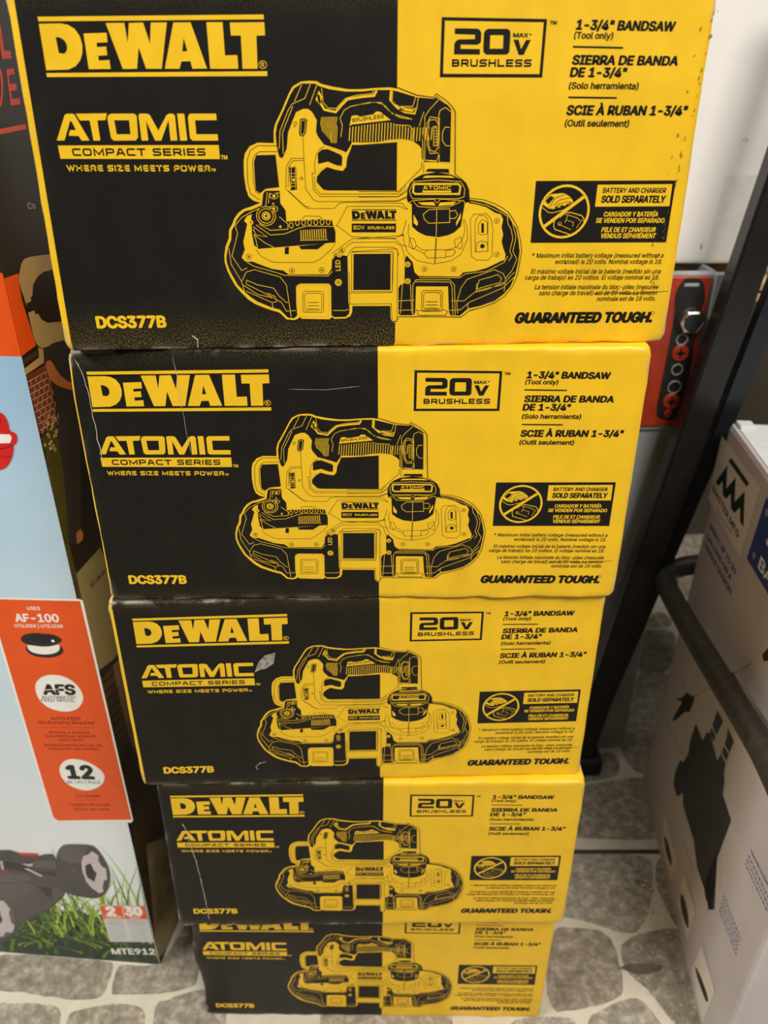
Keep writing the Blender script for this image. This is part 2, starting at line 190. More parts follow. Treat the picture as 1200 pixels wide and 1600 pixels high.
®463:231,118 192,122 154,134 121,152 91,177 67,206 48,240 37,277 33,317 37,357 48,394 67,428 91,457 121,482 154,500 192,512 231,516 271,512 309,500 343,482 372,457 396,428 415,394 426,357 430,317 426,277 415,240 396,206 372,177 343,152 309,134 271,122;231,166 271,171 307,187 338,210 362,241 377,277 382,317 377,357 362,393 338,423 307,447 271,462 231,467 192,462 156,447 125,423 101,393 86,357 81,317 86,277 101,241 125,210 156,187 192,171;273,226 228,312 273,312 319,226;161,226 161,409 253,409 279,402 302,383 311,350 302,316 278,295 250,287 185,287 185,319 239,319 257,327 267,350 264,364 257,372 239,378 203,378 203,226
À480:16,0 201,509 276,509 463,0 395,0 287,302 264,372 232,478 245,478 213,371 191,302 85,0;110,142 110,199 370,199 370,142;216,558 150,659 218,659 266,558
É419:60,0 60,509 372,509 372,452 125,452 125,286 355,286 355,229 125,229 125,57 375,57 375,0;191,558 239,659 307,659 241,558
Í301:31,0 31,57 118,57 118,452 31,452 31,509 269,509 269,452 183,452 183,57 269,57 269,0;124,558 171,659 240,659 174,558
á389:160,-9 126,-5 94,5 68,22 48,45 35,73 30,108 34,138 43,161 58,179 78,193 125,211 178,220 234,227 265,235 273,243 276,255 276,257 267,297 240,322 196,331 149,322 118,301 100,274 41,291 57,322 79,346 104,364 133,375 194,384 239,379 286,360 306,343 322,320 333,290 337,251 337,0 277,0 277,52 272,52 252,25 215,1;170,45 202,49 228,59 248,74 263,93 272,115 276,138 276,190 259,182 231,176 200,171 175,168 134,159 103,139 95,124 92,105 102,72 130,52;162,429 210,529 278,529 212,429
é404:212,-8 161,-2 117,16 82,46 56,85 40,132 34,187 39,242 55,290 81,329 115,359 157,378 205,384 266,374 294,361 319,341 341,315 357,282 368,242 371,194 371,169 75,169 75,221 338,221 310,202 307,237 298,269 283,294 263,314 237,326 205,330 173,326 146,313 125,294 109,270 99,241 96,211 96,178 100,139 110,106 128,80 151,61 179,50 212,46 254,53 285,73 306,105 365,91 353,63 335,39 311,19 283,4 249,-5;177,429 225,529 293,529 227,429
í167:53,0 53,379 114,379 114,0;57,429 104,529 173,529 107,429
ó415:207,-8 159,-2 117,16 82,46 56,85 40,133 34,187 40,243 56,291 82,330 117,360 159,378 207,384 256,378 299,360 333,330 359,291 376,243 381,187 376,133 359,85 333,46 299,16 256,-2;207,46 242,51 270,66 292,89 307,117 316,151 319,187 316,224 307,258 292,287 270,310 242,325 207,330 173,325 145,310 124,287 108,258 99,224 96,187 99,151 108,117 124,89 145,66 173,51;181,429 228,529 297,529 231,429
 187:"""
ART = """@logo_print
f 1 Y -3866 3690 -1454 3717 -1455 3672 -3862 3647
f 1 Y -3879 3161 -1453 3179 -1456 3131 -3878 3122
f 1 Y -3864 3625 -3634 3629 -3561 3618 -3494 3579 -3452 3513 -3439 3428 -3453 3351 -3487 3284 -3548 3226 -3631 3194 -3873 3188
f 2 K -3709 3502 -3670 3500 -3631 3479 -3609 3447 -3605 3409 -3619 3371 -3650 3347 -3705 3353
f 1 Y -3407 3536 -3161 3544 -3163 3455 -3283 3449 -3284 3409 -3185 3415 -3187 3332 -3287 3327 -3286 3280 -3171 3288 -3172 3200 -3410 3198
f 1 Y -3155 3634 -2956 3636 -2948 3448 -2907 3635 -2755 3639 -2709 3442 -2673 3639 -2501 3641 -2614 3202 -2785 3202 -2836 3408 -2884 3202 -3039 3200
f 1 Y -2432 3640 -2247 3642 -2116 3204 -2276 3202 -2292 3275 -2390 3273 -2419 3202 -2581 3202
f 2 K -2339 3496 -2314 3372 -2369 3370
f 1 Y -2077 3644 -1903 3645 -1907 3331 -1771 3335 -1772 3202 -2082 3202
f 1 Y -1825 3641 -1453 3646 -1453 3523 -1548 3519 -1559 3202 -1725 3202 -1717 3520 -1825 3520
c 1 Y -1498 3242 43 37 7 16
t 1 Y -1517 3220 -1481 3220 43 0.03 0 |R
@series_print
f 1 Y -3897 2484 -3760 2744 -3733 2758 -3665 2758 -3647 2744 -3528 2483 -3617 2481 -3641 2530 -3755 2533 -3727 2592 -3661 2592 -3696 2684 -3710 2684 -3810 2484
f 1 Y -3634 2758 -3286 2762 -3315 2691 -3405 2690 -3406 2482 -3483 2481 -3491 2690 -3597 2688
f 1 Y -3272 2743 -3243 2758 -2984 2758 -2958 2737 -2974 2514 -3003 2481 -3254 2480 -3280 2504 -3290 2714
f 2 K -3216 2691 -3050 2690 -3056 2548 -3210 2547
f 1 Y -2937 2742 -2920 2758 -2837 2757 -2808 2742 -2736 2583 -2623 2741 -2591 2757 -2551 2757 -2528 2736 -2532 2479 -2610 2477 -2607 2689 -2715 2479 -2786 2478 -2861 2688 -2863 2480 -2939 2479
f 1 Y -2501 2757 -2421 2756 -2419 2478 -2501 2477
f 1 Y -2374 2741 -2351 2756 -2062 2756 -2062 2688 -2307 2688 -2309 2544 -2066 2543 -2066 2475 -2358 2477 -2385 2501 -2385 2712
f 1 Y -3896 2432 -2065 2430 -2066 2280 -3892 2292
q 2 K -3746 2321 -2225 2316 81 0.23 0 |COMPACT SERIES
q 1 Y -3840 2159 -2192 2147 67 0.24 0 |WHERE SIZE MEETS POWER
t 1 Y -2053 2278 -1978 2278 42 0.05 0 |TM
t 1 Y -2181 2150 -2127 2150 29 0.05 0 |TM
@model_print
t 1 Y -3810 309 -2935 306 140 0.095 0 |DCS377B
@badge_print
f 1 K 485 3698 1653 3683 1653 3116 483 3119
f 2 Y 521 3664 1618 3651 1618 3149 519 3153
f 3 K 633 3593 883 3591 913 3577 929 3553 932 3467 915 3446 880 3436 706 3438 705 3397 924 3395 925 3341 633 3343 634 3446 645 3466 674 3487 861 3491 861 3533 635 3538
f 3 K 973 3574 1002 3589 1221 3589 1250 3569 1256 3539 1257 3364 1228 3341 999 3341 964 3364 959 3405 960 3548
f 4 Y 1032 3528 1178 3528 1181 3399 1033 3399
f 3 K 1293 3486 1351 3486 1387 3395 1436 3484 1491 3484 1419 3338 1364 3338
t 3 K 1287 3510 1457 3508 39 0.07 0 |MAX
c 3 K 1481 3537 11 9 0 16
q 3 K 615 3222 1517 3220 75 0.25 0 |BRUSHLESS
t 3 K 1687 3633 1763 3633 34 0.05 0 |TM
@product_print
t 1 K 1982 3588 3109 3571 87 0.085 0.12 |1-3/4" BANDSAW
t 1 K 1970 3500 2417 3495 61 0.05 0.1 |(Tool only)
l 1 K 18 1972 3419 2544 3409
t 1 K 1976 3248 3206 3237 87 0.085 0.12 |SIERRA DE BANDA
t 1 K 1974 3125 2624 3121 88 0.085 0.12 |DE 1-3/4"
t 1 K 1968 3003 2784 2996 64 0.05 0.1 |(Solo herramienta)
l 1 K 18 1978 2915 2545 2908
t 1 K 1968 2736 3403 2727 93 0.085 0.12 |SCIE À RUBAN 1-3/4"
t 1 K 1964 2615 2732 2607 67 0.05 0.1 |(Outil seulement)
@notice_print
f 1 K 1685 2020 3403 2016 3407 1292 1684 1302
f 2 Y 2444 1973 3366 1975 3373 1721 2444 1722
t 3 K 2515 1882 3302 1876 55 0.05 0.12 |BATTERY AND CHARGER
t 3 K 2507 1771 3313 1764 76 0.08 0.12 |SOLD SEPARATELY
t 2 Y 2563 1607 3252 1603 53 0.06 0.12 |CARGADOR Y BATERÍA
t 2 Y 2475 1535 3343 1527 53 0.06 0.12 |SE VENDEN POR SEPARADO
t 2 Y 2561 1424 3251 1418 54 0.06 0.12 |PILE DE ET CHARGEUR
t 2 Y 2559 1350 3264 1344 55 0.06 0.12 |VENDUS SÉPARÉMENT
c 3 Y 2068 1665 302 300 29 32
f 3 Y 2275 1849 2309 1825 1850 1481 1822 1509
f 2 Y 1816 1796 1878 1868 1946 1876 2037 1880 2105 1850 2156 1802 2167 1777 2134 1755 2088 1756 2034 1743 1979 1735 1917 1709 1881 1701 1793 1753
f 3 K 1821 1792 1880 1851 1928 1830 1862 1753
l 3 K 7 1879 1718 1933 1821 2048 1863
l 3 K 7 1923 1740 2000 1803 2117 1828
l 3 K 6 1960 1744 2085 1781 2150 1777
l 2 Y 8 1792 1719 1867 1662 1923 1653 2059 1687 2136 1738
f 2 Y 1908 1708 1944 1718 1953 1705 1917 1695
f 2 Y 1976 1726 2012 1736 2020 1723 1984 1713
f 2 Y 2043 1745 2079 1755 2088 1742 2052 1732
f 2 Y 2110 1763 2146 1773 2155 1760 2119 1750
l 2 Y 10 2071 1656 2155 1656 2290 1620 2327 1580 2327 1540
l 2 Y 10 1959 1579 1952 1508 1971 1460 2059 1432 2186 1391
l 2 Y 6 2022 1596 2064 1639 2112 1630 2237 1594 2278 1558
l 2 Y 6 2002 1526 2090 1489 2179 1453
l 2 Y 6 2121 1630 2090 1534
l 2 Y 5 2242 1470 2304 1576
l 2 Y 5 2109 1569 2196 1541 2193 1489
c 2 Y 2028 1525 21 19 5 16
@fine_print
t 1 K 1712 1121 3405 1105 55 0.02 0.18 |* Maximum initial battery voltage (measured without a
t 1 K 2014 1042 3402 1027 56 0.02 0.18 |workload) is 20 volts. Nominal voltage is 18.
t 1 K 1721 923 3404 906 57 0.02 0.18 |El máximo voltaje inicial de la batería (medido sin una
t 1 K 1650 849 3400 831 57 0.02 0.18 |carga de trabajo) es 20 voltios. El voltaje nominal es 18.
t 1 K 1788 726 3405 708 58 0.02 0.18 |La tension initiale maximale du bloc-piles (mesurée
t 1 K 1849 649 3403 635 58 0.02 0.18 |sans charge de travail) est de 20 volts. La tension
t 1 K 2614 564 3396 560 58 0.02 0.18 |nominale est de 18 volts.
l 1 D 7 2564 656 2848 666 3231 661 3539 680
l 1 D 6 2751 684 2994 650 3444 675
@slogan_print
t 1 K 1550 296 3409 280 124 0.12 0.2 |GUARANTEED TOUGH.
c 1 K 3385 396 22 22 5 16
@tool_picture
f 1 Y -1428 2447 -1616 2453 -1711 2414 -1773 2338 -1793 2252 -1802 2096 -1790 1954 -1765 1865 -1712 1820 -1632 1796 -1765 1748 -1833 1730 -1904 1685 -1958 1621 -1993 1548 -2033 1493 -2047 1390 -2094 1296 -2121 1182 -2122 1105 -2102 1007 -2062 909 -2020 819 -1948 728 -1875 647 -1789 585 -1681 538 -1582 500 -1492 474 -1453 436 -1405 384 -1303 372 -1251 392 -1230 412 -1210 387 -851 376 -817 406 -789 381 -644 383 -582 413 -560 465 -553 543 -66 537 -61 375 -34 322 8 311 33 342 45 404 63 398 236 395 262 443 277 411 652 406 670 468 704 401 851 386 952 469 1096 500 1279 564 1398 644 1492 765 1543 906 1560 1064 1575 1201 1548 1337 1494 1499 1438 1575 1372 1659 1310 1706 1197 1762 1057 1809 880 1832 876 1919 833 2000 772 2054 689 2108 660 2766 634 2816 558 2882 454 2952 418 2919 308 2923 226 2931 -3 3004 -76 3017 -240 3012 -403 2999 -548 2999 -728 3025 -853 3052 -906 3079 -986 3084 -1085 3076 -1178 3029 -1227 2957 -1318 2787 -1400 2648 -1423 2573
f 2 K -523 2426 -411 2426 -36 2450 5 2453 5 1921 -819 1930 -876 1940 -949 2020 -946 2082 -887 2147 -810 2195 -660 2156 -603 2185 -578 2298 -538 2384
f 2 K -1644 2320 -1417 2324 -1397 1970 -1559 1953 -1629 1903 -1674 1936 -1679 2025 -1674 2251
f 2 K -1399 2430 -1403 2539 -1379 2639 -1300 2779 -1209 2949 -1161 3013 -1077 3057 -925 3057 -872 3028 -765 3000 -585 2977 -403 2977 -240 2993 -76 2992 -3 2980 226 2918 419 2903 455 2930 549 2868 621 2813 631 2766 640 2223 329 2238 296 2277 293 2380 264 2415 188 2466 57 2487 -93 2477 -224 2454 -410 2451 -522 2455 -551 2401 -596 2338 -673 2367 -784 2402 -849 2428 -919 2521 -936 2571 -922 2688 -973 2770 -1017 2803 -1072 2803 -1155 2770 -1196 2688 -1259 2556 -1284 2387 -1340 2284 -1376 2302 -1390 2370
f 2 K -926 2222 -925 2334 -879 2377 -804 2381 -660 2322 -638 2295 -648 2198 -715 2208 -808 2247
l 3 Y 20 -849 2419 -784 2400 -674 2365 -594 2336
l 3 Y 20 -594 2312 -606 2194 -641 2156 -717 2168 -829 2202 -905 2169 -961 2100
l 3 Y 24 -902 2948 -878 2868 -830 2794 -703 2769 -639 2835 -565 2900 -404 2924 -262 2935 -231 2988
f 3 Y -888 2988 -849 2924 -879 2843 -928 2892
l 4 K 6 -890 2940 -905 2876 -878 2876 -876 2932 -890 2940
l 3 Y 24 -67 2988 -76 2891 -2 2817 91 2768 202 2754 219 2809
f 3 Y 53 2825 215 2800 201 2759 109 2768 20 2789
l 4 K 6 63 2792 90 2817 192 2792 183 2771
l 3 Y 7 -1078 3044 -1168 2876
l 3 Y 7 -979 3052 -1049 2908 -1196 2852 -1245 2787 -1350 2573 -1371 2387
l 3 Y 7 -907 3044 -997 2843
l 3 Y 7 -855 3012 -842 2868 -789 2810 -698 2805 -586 2908 -458 2940 -276 2956 -267 2988
l 3 Y 7 -1327 2336 -1323 2556 -1209 2787 -1189 2828
l 3 Y 7 -651 2511 -630 2629 -655 2703 -607 2786 -533 2826 -313 2867 -185 2866 -131 2826 -57 2752 147 2701
l 3 Y 7 -862 2720 -879 2646 -864 2604 -864 2571
l 3 Y 7 -843 2720 -860 2646 -845 2604 -845 2551
l 3 Y 7 -823 2720 -841 2646 -826 2604 -826 2531
l 3 Y 7 -804 2720 -821 2646 -806 2604 -808 2510
l 3 Y 7 -785 2720 -802 2646 -787 2604 -789 2490
l 3 Y 7 -766 2720 -783 2646 -768 2604 -770 2470
l 3 Y 7 -746 2720 -764 2646 -748 2604 -766 2449
l 3 Y 7 -727 2720 -744 2646 -729 2604 -747 2444
l 3 Y 7 -708 2720 -725 2646 -710 2604 -727 2444
l 3 Y 7 -689 2720 -706 2646 -690 2604 -708 2444
f 3 Y -547 2623 -521 2728 -462 2736 -425 2719 -269 2744 -241 2772 -195 2772 -71 2685 -519 2640
q 4 K -514 2663 -153 2707 40 0.2 0 |BRUSHLESS
l 3 Y 10 -541 2612 -555 2469
l 3 Y 10 -507 2616 -522 2459
l 3 Y 10 -474 2620 -487 2458
l 3 Y 10 -440 2624 -453 2458
l 3 Y 10 -406 2629 -419 2458
l 3 Y 10 -372 2633 -385 2458
l 3 Y 10 -338 2637 -351 2458
l 3 Y 10 -304 2641 -317 2458
l 3 Y 10 -270 2646 -283 2458
l 3 Y 10 -236 2650 -248 2457
l 3 Y 10 -202 2654 -214 2457
l 3 Y 10 -169 2658 -180 2457
l 3 Y 10 -135 2658 -146 2457
l 3 Y 10 -101 2658 -112 2457
l 3 Y 10 -67 2658 -77 2457
l 3 Y 10 -33 2650 -43 2457
l 3 Y 10 1 2642 -9 2457
l 3 Y 10 35 2633 26 2456
l 3 Y 10 69 2625 60 2456
l 3 Y 10 103 2617 94 2456
l 3 Y 10 137 2608 128 2456
l 3 Y 10 171 2608 163 2458
l 3 Y 10 205 2608 197 2461
l 3 Y 10 240 2608 231 2463
l 3 Y 10 274 2608 266 2466
l 3 Y 10 308 2608 300 2468
l 3 Y 10 342 2607 334 2471
l 3 Y 10 376 2607 368 2473
l 3 Y 10 410 2607 403 2475
l 3 Y 7 -442 2842 -259 2870 -167 2850 -75 2768 36 2710 175 2693
l 3 Y 7 -19 2635 148 2626 195 2584 179 2475
l 3 Y 7 -49 2980 -57 2874 16 2825 182 2825 217 2931
l 3 Y 7 244 2923 228 2800
l 3 Y 7 475 2890 367 2784 323 2718 334 2259 477 2250 503 2328 481 2701 388 2717 352 2651 359 2414 399 2328 493 2336
l 3 Y 7 428 2617 434 2414 472 2414 465 2617 428 2617
l 3 Y 7 379 2684 453 2687 483 2634 487 2397 455 2348 398 2363 377 2414 371 2651 379 2684
l 3 Y 7 480 2717 497 2783 560 2813 631 2766 640 2231 506 2232 490 2717
l 3 Y 7 615 2608 559 2608 533 2550 536 2465 576 2413 623 2410
l 3 Y 7 440 2922 587 2841 645 2783 672 2222
l 3 Y 7 260 2618 286 2701 312 2767
l 3 Y 7 298 2567 315 2259 477 2237
l 3 Y 6 436 2597 458 2607
l 3 Y 6 437 2567 459 2577
l 3 Y 6 438 2536 460 2546
l 3 Y 6 439 2506 461 2516
l 3 Y 6 440 2475 462 2485
l 3 Y 6 441 2445 463 2455
l 2 K 9 5 3016 226 2939 419 2916 450 2953 557 2890 643 2816 675 2766 701 2099 772 2054 836 2000 876 1919 885 1810
l 2 K 8 880 1832 1057 1813 1197 1768 1309 1712 1378 1663 1444 1580 1500 1499 1552 1337 1579 1201 1567 1064 1549 906 1497 761 1403 640 1279 559 1096 496 956 460 856 378 684 385 271 395 230 391 39 398 22 352 2 328 -36 328 -69 364
f 2 K 343 2133 375 2163 623 2161 631 2114 500 2125
l 2 K 7 297 2242 298 2172 25 1912 -456 1915
l 2 K 6 325 2233 319 2119
l 2 K 6 -457 1852 25 1853 140 1924
l 2 K 6 -457 1807 6 1807 128 1852
f 2 K 128 1816 131 1924 162 2004 219 2058 310 2101 481 2127 655 2099 772 2045 836 2000 876 1919 882 1801 785 1783 776 1774 191 1779 161 1797
f 3 Y 310 2062 348 2087 655 2085 704 2060 502 2068
l 3 Y 22 207 1977 216 1995 746 1992 772 1965 761 1880 228 1884 202 1906 207 1977
f 3 K 220 1968 738 1965 740 1902 222 1905
q 4 Y 323 1932 658 1930 43 0.24 0 |ATOMIC
f 4 Y 314 1921 662 1919 663 1897 314 1899
l 3 Y 7 180 1852 159 1924 206 2022 484 2038 774 2019 826 1938 821 1847 744 1826 200 1830 180 1852
f 2 K 132 1816 881 1810 882 1788 834 1774 798 1505 722 1436 644 1403 525 1381 366 1401 266 1448 196 1510 187 1770 142 1786
f 3 Y 259 1787 453 1791 478 1749 318 1759
f 3 Y 527 1785 726 1793 688 1757 513 1743
f 3 Y 213 1650 268 1557 260 1515 215 1548
f 3 Y 791 1664 737 1553 742 1511 793 1608
l 3 Y 7 142 1779 190 1806 452 1822 492 1780 540 1822 823 1801 834 1774
l 3 Y 7 397 1704 651 1711 658 1553 402 1546 345 1593 330 1649 397 1704
l 3 Y 7 652 1683 721 1692 752 1646 725 1599 656 1600
l 3 Y 7 494 1740 497 1385
l 3 Y 7 210 1797 260 1742 377 1732 494 1725 650 1735 784 1793
l 2 K 6 126 1586 84 1445 100 1312 151 1197 273 1098 476 1057 696 1093 814 1170 886 1343 878 1495 838 1589
l 2 K 6 156 1539 148 1426 210 1254 351 1185
l 2 K 6 351 1185 390 1229 621 1230 624 1133 393 1132 351 1185
l 2 K 6 621 1221 731 1229 743 1190 704 1152 624 1143
l 2 K 6 726 1345 804 1382 829 1286 811 1238 740 1258 726 1345
l 2 K 6 168 1378 228 1359 253 1282 220 1238 160 1273 168 1378
l 2 K 6 496 1375 485 1066
l 2 K 6 502 1375 496 1066
l 2 K 6 621 1221 750 1258 826 1344 850 1457 824 1589
l 2 K 6 253 1282 330 1229 390 1225
l 2 K 6 108 1407 -464 1375
l 2 K 6 84 1427 29 1389
l 2 K 6 949 1644 1106 1652 1170 1586 1197 1473 1209 1147 1162 1098 1010 1100 946 1149 913 1588 949 1644
l 2 K 6 982 1588 1019 1634 1098 1624 1131 1568 1151 1206 994 1198 971 1532 982 1588
l 2 K 6 1015 1531 1061 1587 1123 1549 1131 1417 1072 1399 1021 1418 1015 1531
l 2 K 6 1003 1207 1008 1304 1066 1332 1138 1312 1155 1206
f 2 K 1050 1541 1082 1540 1089 1427 1057 1427
c 2 K 1080 1268 28 27 0 16
c 2 K 1240 1567 30 28 6 16
c 2 K 1240 1567 10 9 0 16
c 2 K 1269 1162 30 29 6 16
c 2 K 1269 1162 10 10 0 16
c 2 K 362 993 30 30 6 16
c 2 K 362 993 10 10 0 16
c 2 K 731 991 30 30 6 16
c 2 K 731 991 10 10 0 16
f 2 K 881 1818 1059 1787 1199 1735 1302 1678 1364 1641 1419 1566 1486 1480 1528 1337 1555 1201 1546 1065 1522 906 1472 766 1386 665 1278 584 1095 521 940 490 840 399 715 405 692 458 669 776 259 781 256 453 236 412 63 415 38 436 35 763 59 803 112 823 112 1100 132 1168 213 1079 236 961 287 911 807 898 855 950 1007 962 1148 1000 1276 1058 1335 1087 1375 1096 1380 1164 1344 1242 1318 1320 1332 1406 1305 1491 1318 1585 1285 1641 1214 1660 1102 1726 982 1758 883 1774
l 3 Y 7 902 1792 1100 1750 1303 1656 1365 1622 1382 1528 1427 1462 1456 1357 1428 1203 1463 1144 1426 1086
l 3 Y 7 1429 1565 1494 1376 1468 1202 1527 1104 1477 966 1402 867
l 3 Y 7 298 891 817 884 876 930 1150 960 1367 1067 1412 1145
l 3 Y 7 808 425 791 570 834 753 910 863 1251 979 1367 928 1403 857 1394 706
l 3 Y 7 1065 851 1216 890 1296 919 1351 868 1334 818 1040 741 1065 851
l 3 Y 7 1036 811 1032 700 1165 729 1405 827
l 3 Y 7 717 592 883 590 1041 720 1367 787 1509 946
l 3 Y 7 951 475 928 527 946 568 1370 747 1514 886
l 3 Y 7 225 412 218 801 258 865 686 860 750 795 777 404
l 3 Y 7 37 601 242 608
l 3 Y 7 38 477 234 485
l 3 Y 7 86 813 63 435
l 3 Y 7 187 812 214 433
l 3 Y 7 702 468 847 476 946 568
l 3 Y 7 248 841 687 832 720 775 746 405
c 3 Y 149 1056 36 35 0 16
c 4 K 149 1056 20 20 5 16
c 4 K 149 1056 8 8 0 16
c 3 Y 152 848 37 36 0 16
c 4 K 152 848 20 20 5 16
c 4 K 152 848 8 8 0 16
l 4 K 6 353 729 574 726 599 706 607 484 583 459 359 462 338 488 333 709 353 729
l 4 K 6 378 704 550 702 576 682 582 509 558 484 383 487 362 512 358 684 378 704
l 4 K 7 393 586 542 584
l 4 K 7 394 545 543 543
l 4 K 7 395 503 545 501
l 4 K 6 -1157 738 -938 735 -915 715 -923 495 -948 470 -1169 474 -1188 499 -1178 718 -1157 738
l 4 K 6 -1133 714 -963 712 -940 691 -946 520 -972 496 -1144 498 -1163 523 -1155 694 -1133 714
l 4 K 7 -1127 596 -980 594
l 4 K 7 -1129 555 -982 553
l 4 K 7 -1131 514 -983 512
l 2 K 7 269 484 297 469 649 473 673 458 652 406 298 411 269 484
f 2 K -1601 1774 -1739 1720 -1826 1703 -1887 1657 -1934 1603 -1965 1538 -2003 1483 -2019 1371 -2067 1277 -2095 1181 -2097 1104 -2072 1007 -2031 918 -1989 829 -1916 748 -1842 677 -1756 615 -1579 537 -1479 509 -1422 446 -1384 404 -1302 397 -1263 434 -1268 578 -1261 780 -1239 819 -1208 835 -846 831 -817 794 -825 427 -788 402 -644 404 -598 445 -590 527 -603 589 -603 1166 -666 1176 -654 1272 -765 1187 -796 1129 -806 1012 -852 944 -1342 949 -1409 999 -1547 1020 -1682 1071 -1777 1111 -1866 1111 -1911 1160 -1864 1255 -1875 1350 -1849 1426 -1810 1556 -1845 1593 -1802 1648 -1713 1684 -1604 1723
f 3 Y -1241 779 -858 775 -864 593 -847 500 -868 469 -1226 474 -1231 577 -1257 598
f 3 Y -1227 464 -858 459 -870 411 -1219 416
l 3 Y 7 -1622 1743 -1770 1684 -1871 1630 -1956 1538 -1935 1445 -1974 1333 -2027 1181 -1924 1005 -1853 1034
l 3 Y 7 -2057 1276 -2046 1084 -1936 868 -1893 667
l 3 Y 7 -1847 1102 -1762 1052 -1549 991 -1393 940 -853 924 -795 983
l 3 Y 7 -1936 868 -1867 985 -1765 1013 -1454 921 -1380 821 -1361 620 -1342 414
l 3 Y 7 -1875 887 -1740 826 -1543 783 -1479 682 -1393 600 -1372 599
l 3 Y 7 -1879 837 -1875 887
l 3 Y 7 -1879 837 -1590 683 -1453 600 -1399 487 -1276 496
l 3 Y 7 -1920 828 -1749 706 -1521 652 -1514 611 -1575 602 -1886 748
l 3 Y 7 -1575 602 -1561 510
l 3 Y 7 -1260 800 -1219 823 -857 815 -828 774 -827 489
l 3 Y 7 -806 489 -642 487 -601 507
l 3 Y 7 -790 1129 -755 1177 -654 1253
l 3 Y 7 -1520 672 -1627 724
c 2 K -1822 1169 31 31 6 16
c 2 K -1822 1169 12 12 0 16
c 2 K -1300 994 32 31 6 16
c 2 K -1300 994 12 12 0 16
c 2 K -930 998 32 31 6 16
c 2 K -930 998 12 12 0 16
c 3 Y -725 843 44 44 0 16
c 4 K -725 843 26 26 5 16
c 4 K -725 843 10 10 0 16
c 3 Y -705 1190 40 38 0 16
c 4 K -705 1190 22 21 5 16
v 3 Y -695 987 -691 1118 59 0.03 |LED
c 3 Y -1764 1574 29 28 0 16
c 4 K -1764 1574 10 9 0 16
l 2 K 7 -1391 2357 -1604 2357 -1663 2320 -1691 2251 -1695 2025 -1675 1918 -1630 1896
l 2 K 7 -1387 2418 -1618 2422 -1705 2371 -1751 2269 -1765 2025 -1743 1901 -1635 1828
l 2 K 6 -1090 2505 -1089 2266 -1085 1950 -995 1824 -948 1805 26 1802 141 1852
l 2 K 6 -1322 1951 -1298 2198 -1237 2284 -1088 2283
l 2 K 6 -1322 1951 -1132 1770 -1076 1728 -749 1725 -689 1785 -612 1794 65 1780 143 1706
l 2 K 6 -1293 1969 -1270 2197 -1220 2258 -1089 2261
l 2 K 6 -1295 1933 -1094 1752 -1047 1742
l 2 K 6 -1001 2126 -991 1931 -917 1863 25 1856 140 1951
l 2 K 6 -973 2117 -1001 2126
l 2 K 6 -936 2334 -968 2231 -964 2108
l 2 K 6 -936 2334 -897 2385 -840 2409
l 2 K 6 -974 2091 -971 1949 -906 1891 15 1885 120 1978
f 2 K -1114 2696 -1058 2708 -1032 2688 -1053 2555 -1086 2513 -1128 2525 -1134 2555
l 3 Y 6 -1102 2680 -1059 2691 -1051 2671 -1069 2563 -1094 2530 -1116 2538 -1102 2680
l 2 K 6 -1189 2655 -1161 2672 -1153 2647 -1182 2614 -1189 2655
f 2 K -1267 2189 -1186 2200 -1188 1942 -1266 1933
l 3 Y 6 -1258 2189 -1182 2192
l 3 Y 6 -1262 2119 -1186 2122
l 3 Y 6 -1264 2084 -1188 2087
l 3 Y 6 -1268 2013 -1192 2016
l 3 Y 6 -1270 1978 -1194 1981
l 3 Y 6 -1243 2180 -1256 1951
l 3 Y 6 -1196 2180 -1205 1951
c 3 Y -1224 2050 17 16 0 16
l 2 K 6 -1126 2088 -1108 2056 -1146 2057 -1126 2088
l 2 K 6 143 1706 26 1747 -594 1748 -725 1528 -542 1395 -10 1374 88 1417
f 2 K -540 1715 3 1710 3 1701 -540 1705
f 2 K -543 1595 0 1590 0 1579 -543 1584
f 2 K -543 1550 -1 1546 -1 1442 -545 1447
f 2 K -541 1696 -489 1696 -455 1685 -437 1651 -442 1620 -471 1601 -534 1600
f 2 K -433 1675 -378 1676 -376 1657 -403 1656 -401 1647 -379 1648 -377 1630 -399 1629 -397 1619 -372 1620 -369 1601 -430 1601
f 2 K -380 1696 -335 1696 -328 1654 -324 1696 -290 1696 -274 1653 -272 1696 -233 1696 -246 1601 -283 1601 -301 1646 -305 1601 -340 1601
f 2 K -218 1696 -176 1696 -136 1600 -171 1600 -177 1616 -198 1615 -203 1600 -238 1601
f 2 K -138 1696 -99 1696 -99 1627 -63 1628 -61 1599 -135 1600
f 2 K -82 1695 1 1695 4 1668 -18 1667 -17 1599 -55 1599 -55 1668 -79 1668
f 3 Y -500 1668 -482 1663 -473 1647 -481 1634 -494 1635
q 3 Y -525 1481 -388 1480 45 0.2 0 |20V
q 3 Y -349 1483 -21 1480 34 0.22 0 |BRUSHLESS
f 2 K -1592 1900 -1561 1932 -1394 1930 -1395 1790 -1337 1708 -1335 1579 -1199 1591 -927 1604 -782 1588 -770 1528 -747 1472 -751 1330 -1697 1263 -1746 1311 -1761 1443 -1755 1629 -1741 1684 -1672 1720 -1622 1738
c 3 Y -1575 1646 115 109 8 16
c 3 Y -1575 1646 88 84 8 16
c 3 Y -1575 1646 54 51 0 16
c 4 K -1575 1646 38 37 7 16
c 4 K -1575 1646 15 15 0 16
c 3 Y -1466 1872 49 32 7 16
c 3 Y -1466 1872 19 18 0 16
c 3 Y -1480 1727 50 33 7 16
c 3 Y -1480 1727 19 18 0 16
c 3 Y -1479 1787 11 11 0 16
c 3 Y -1412 1521 15 15 0 16
l 3 Y 7 -1704 1545 -1539 1426 -1363 1436 -1204 1498 -1086 1527 -774 1519
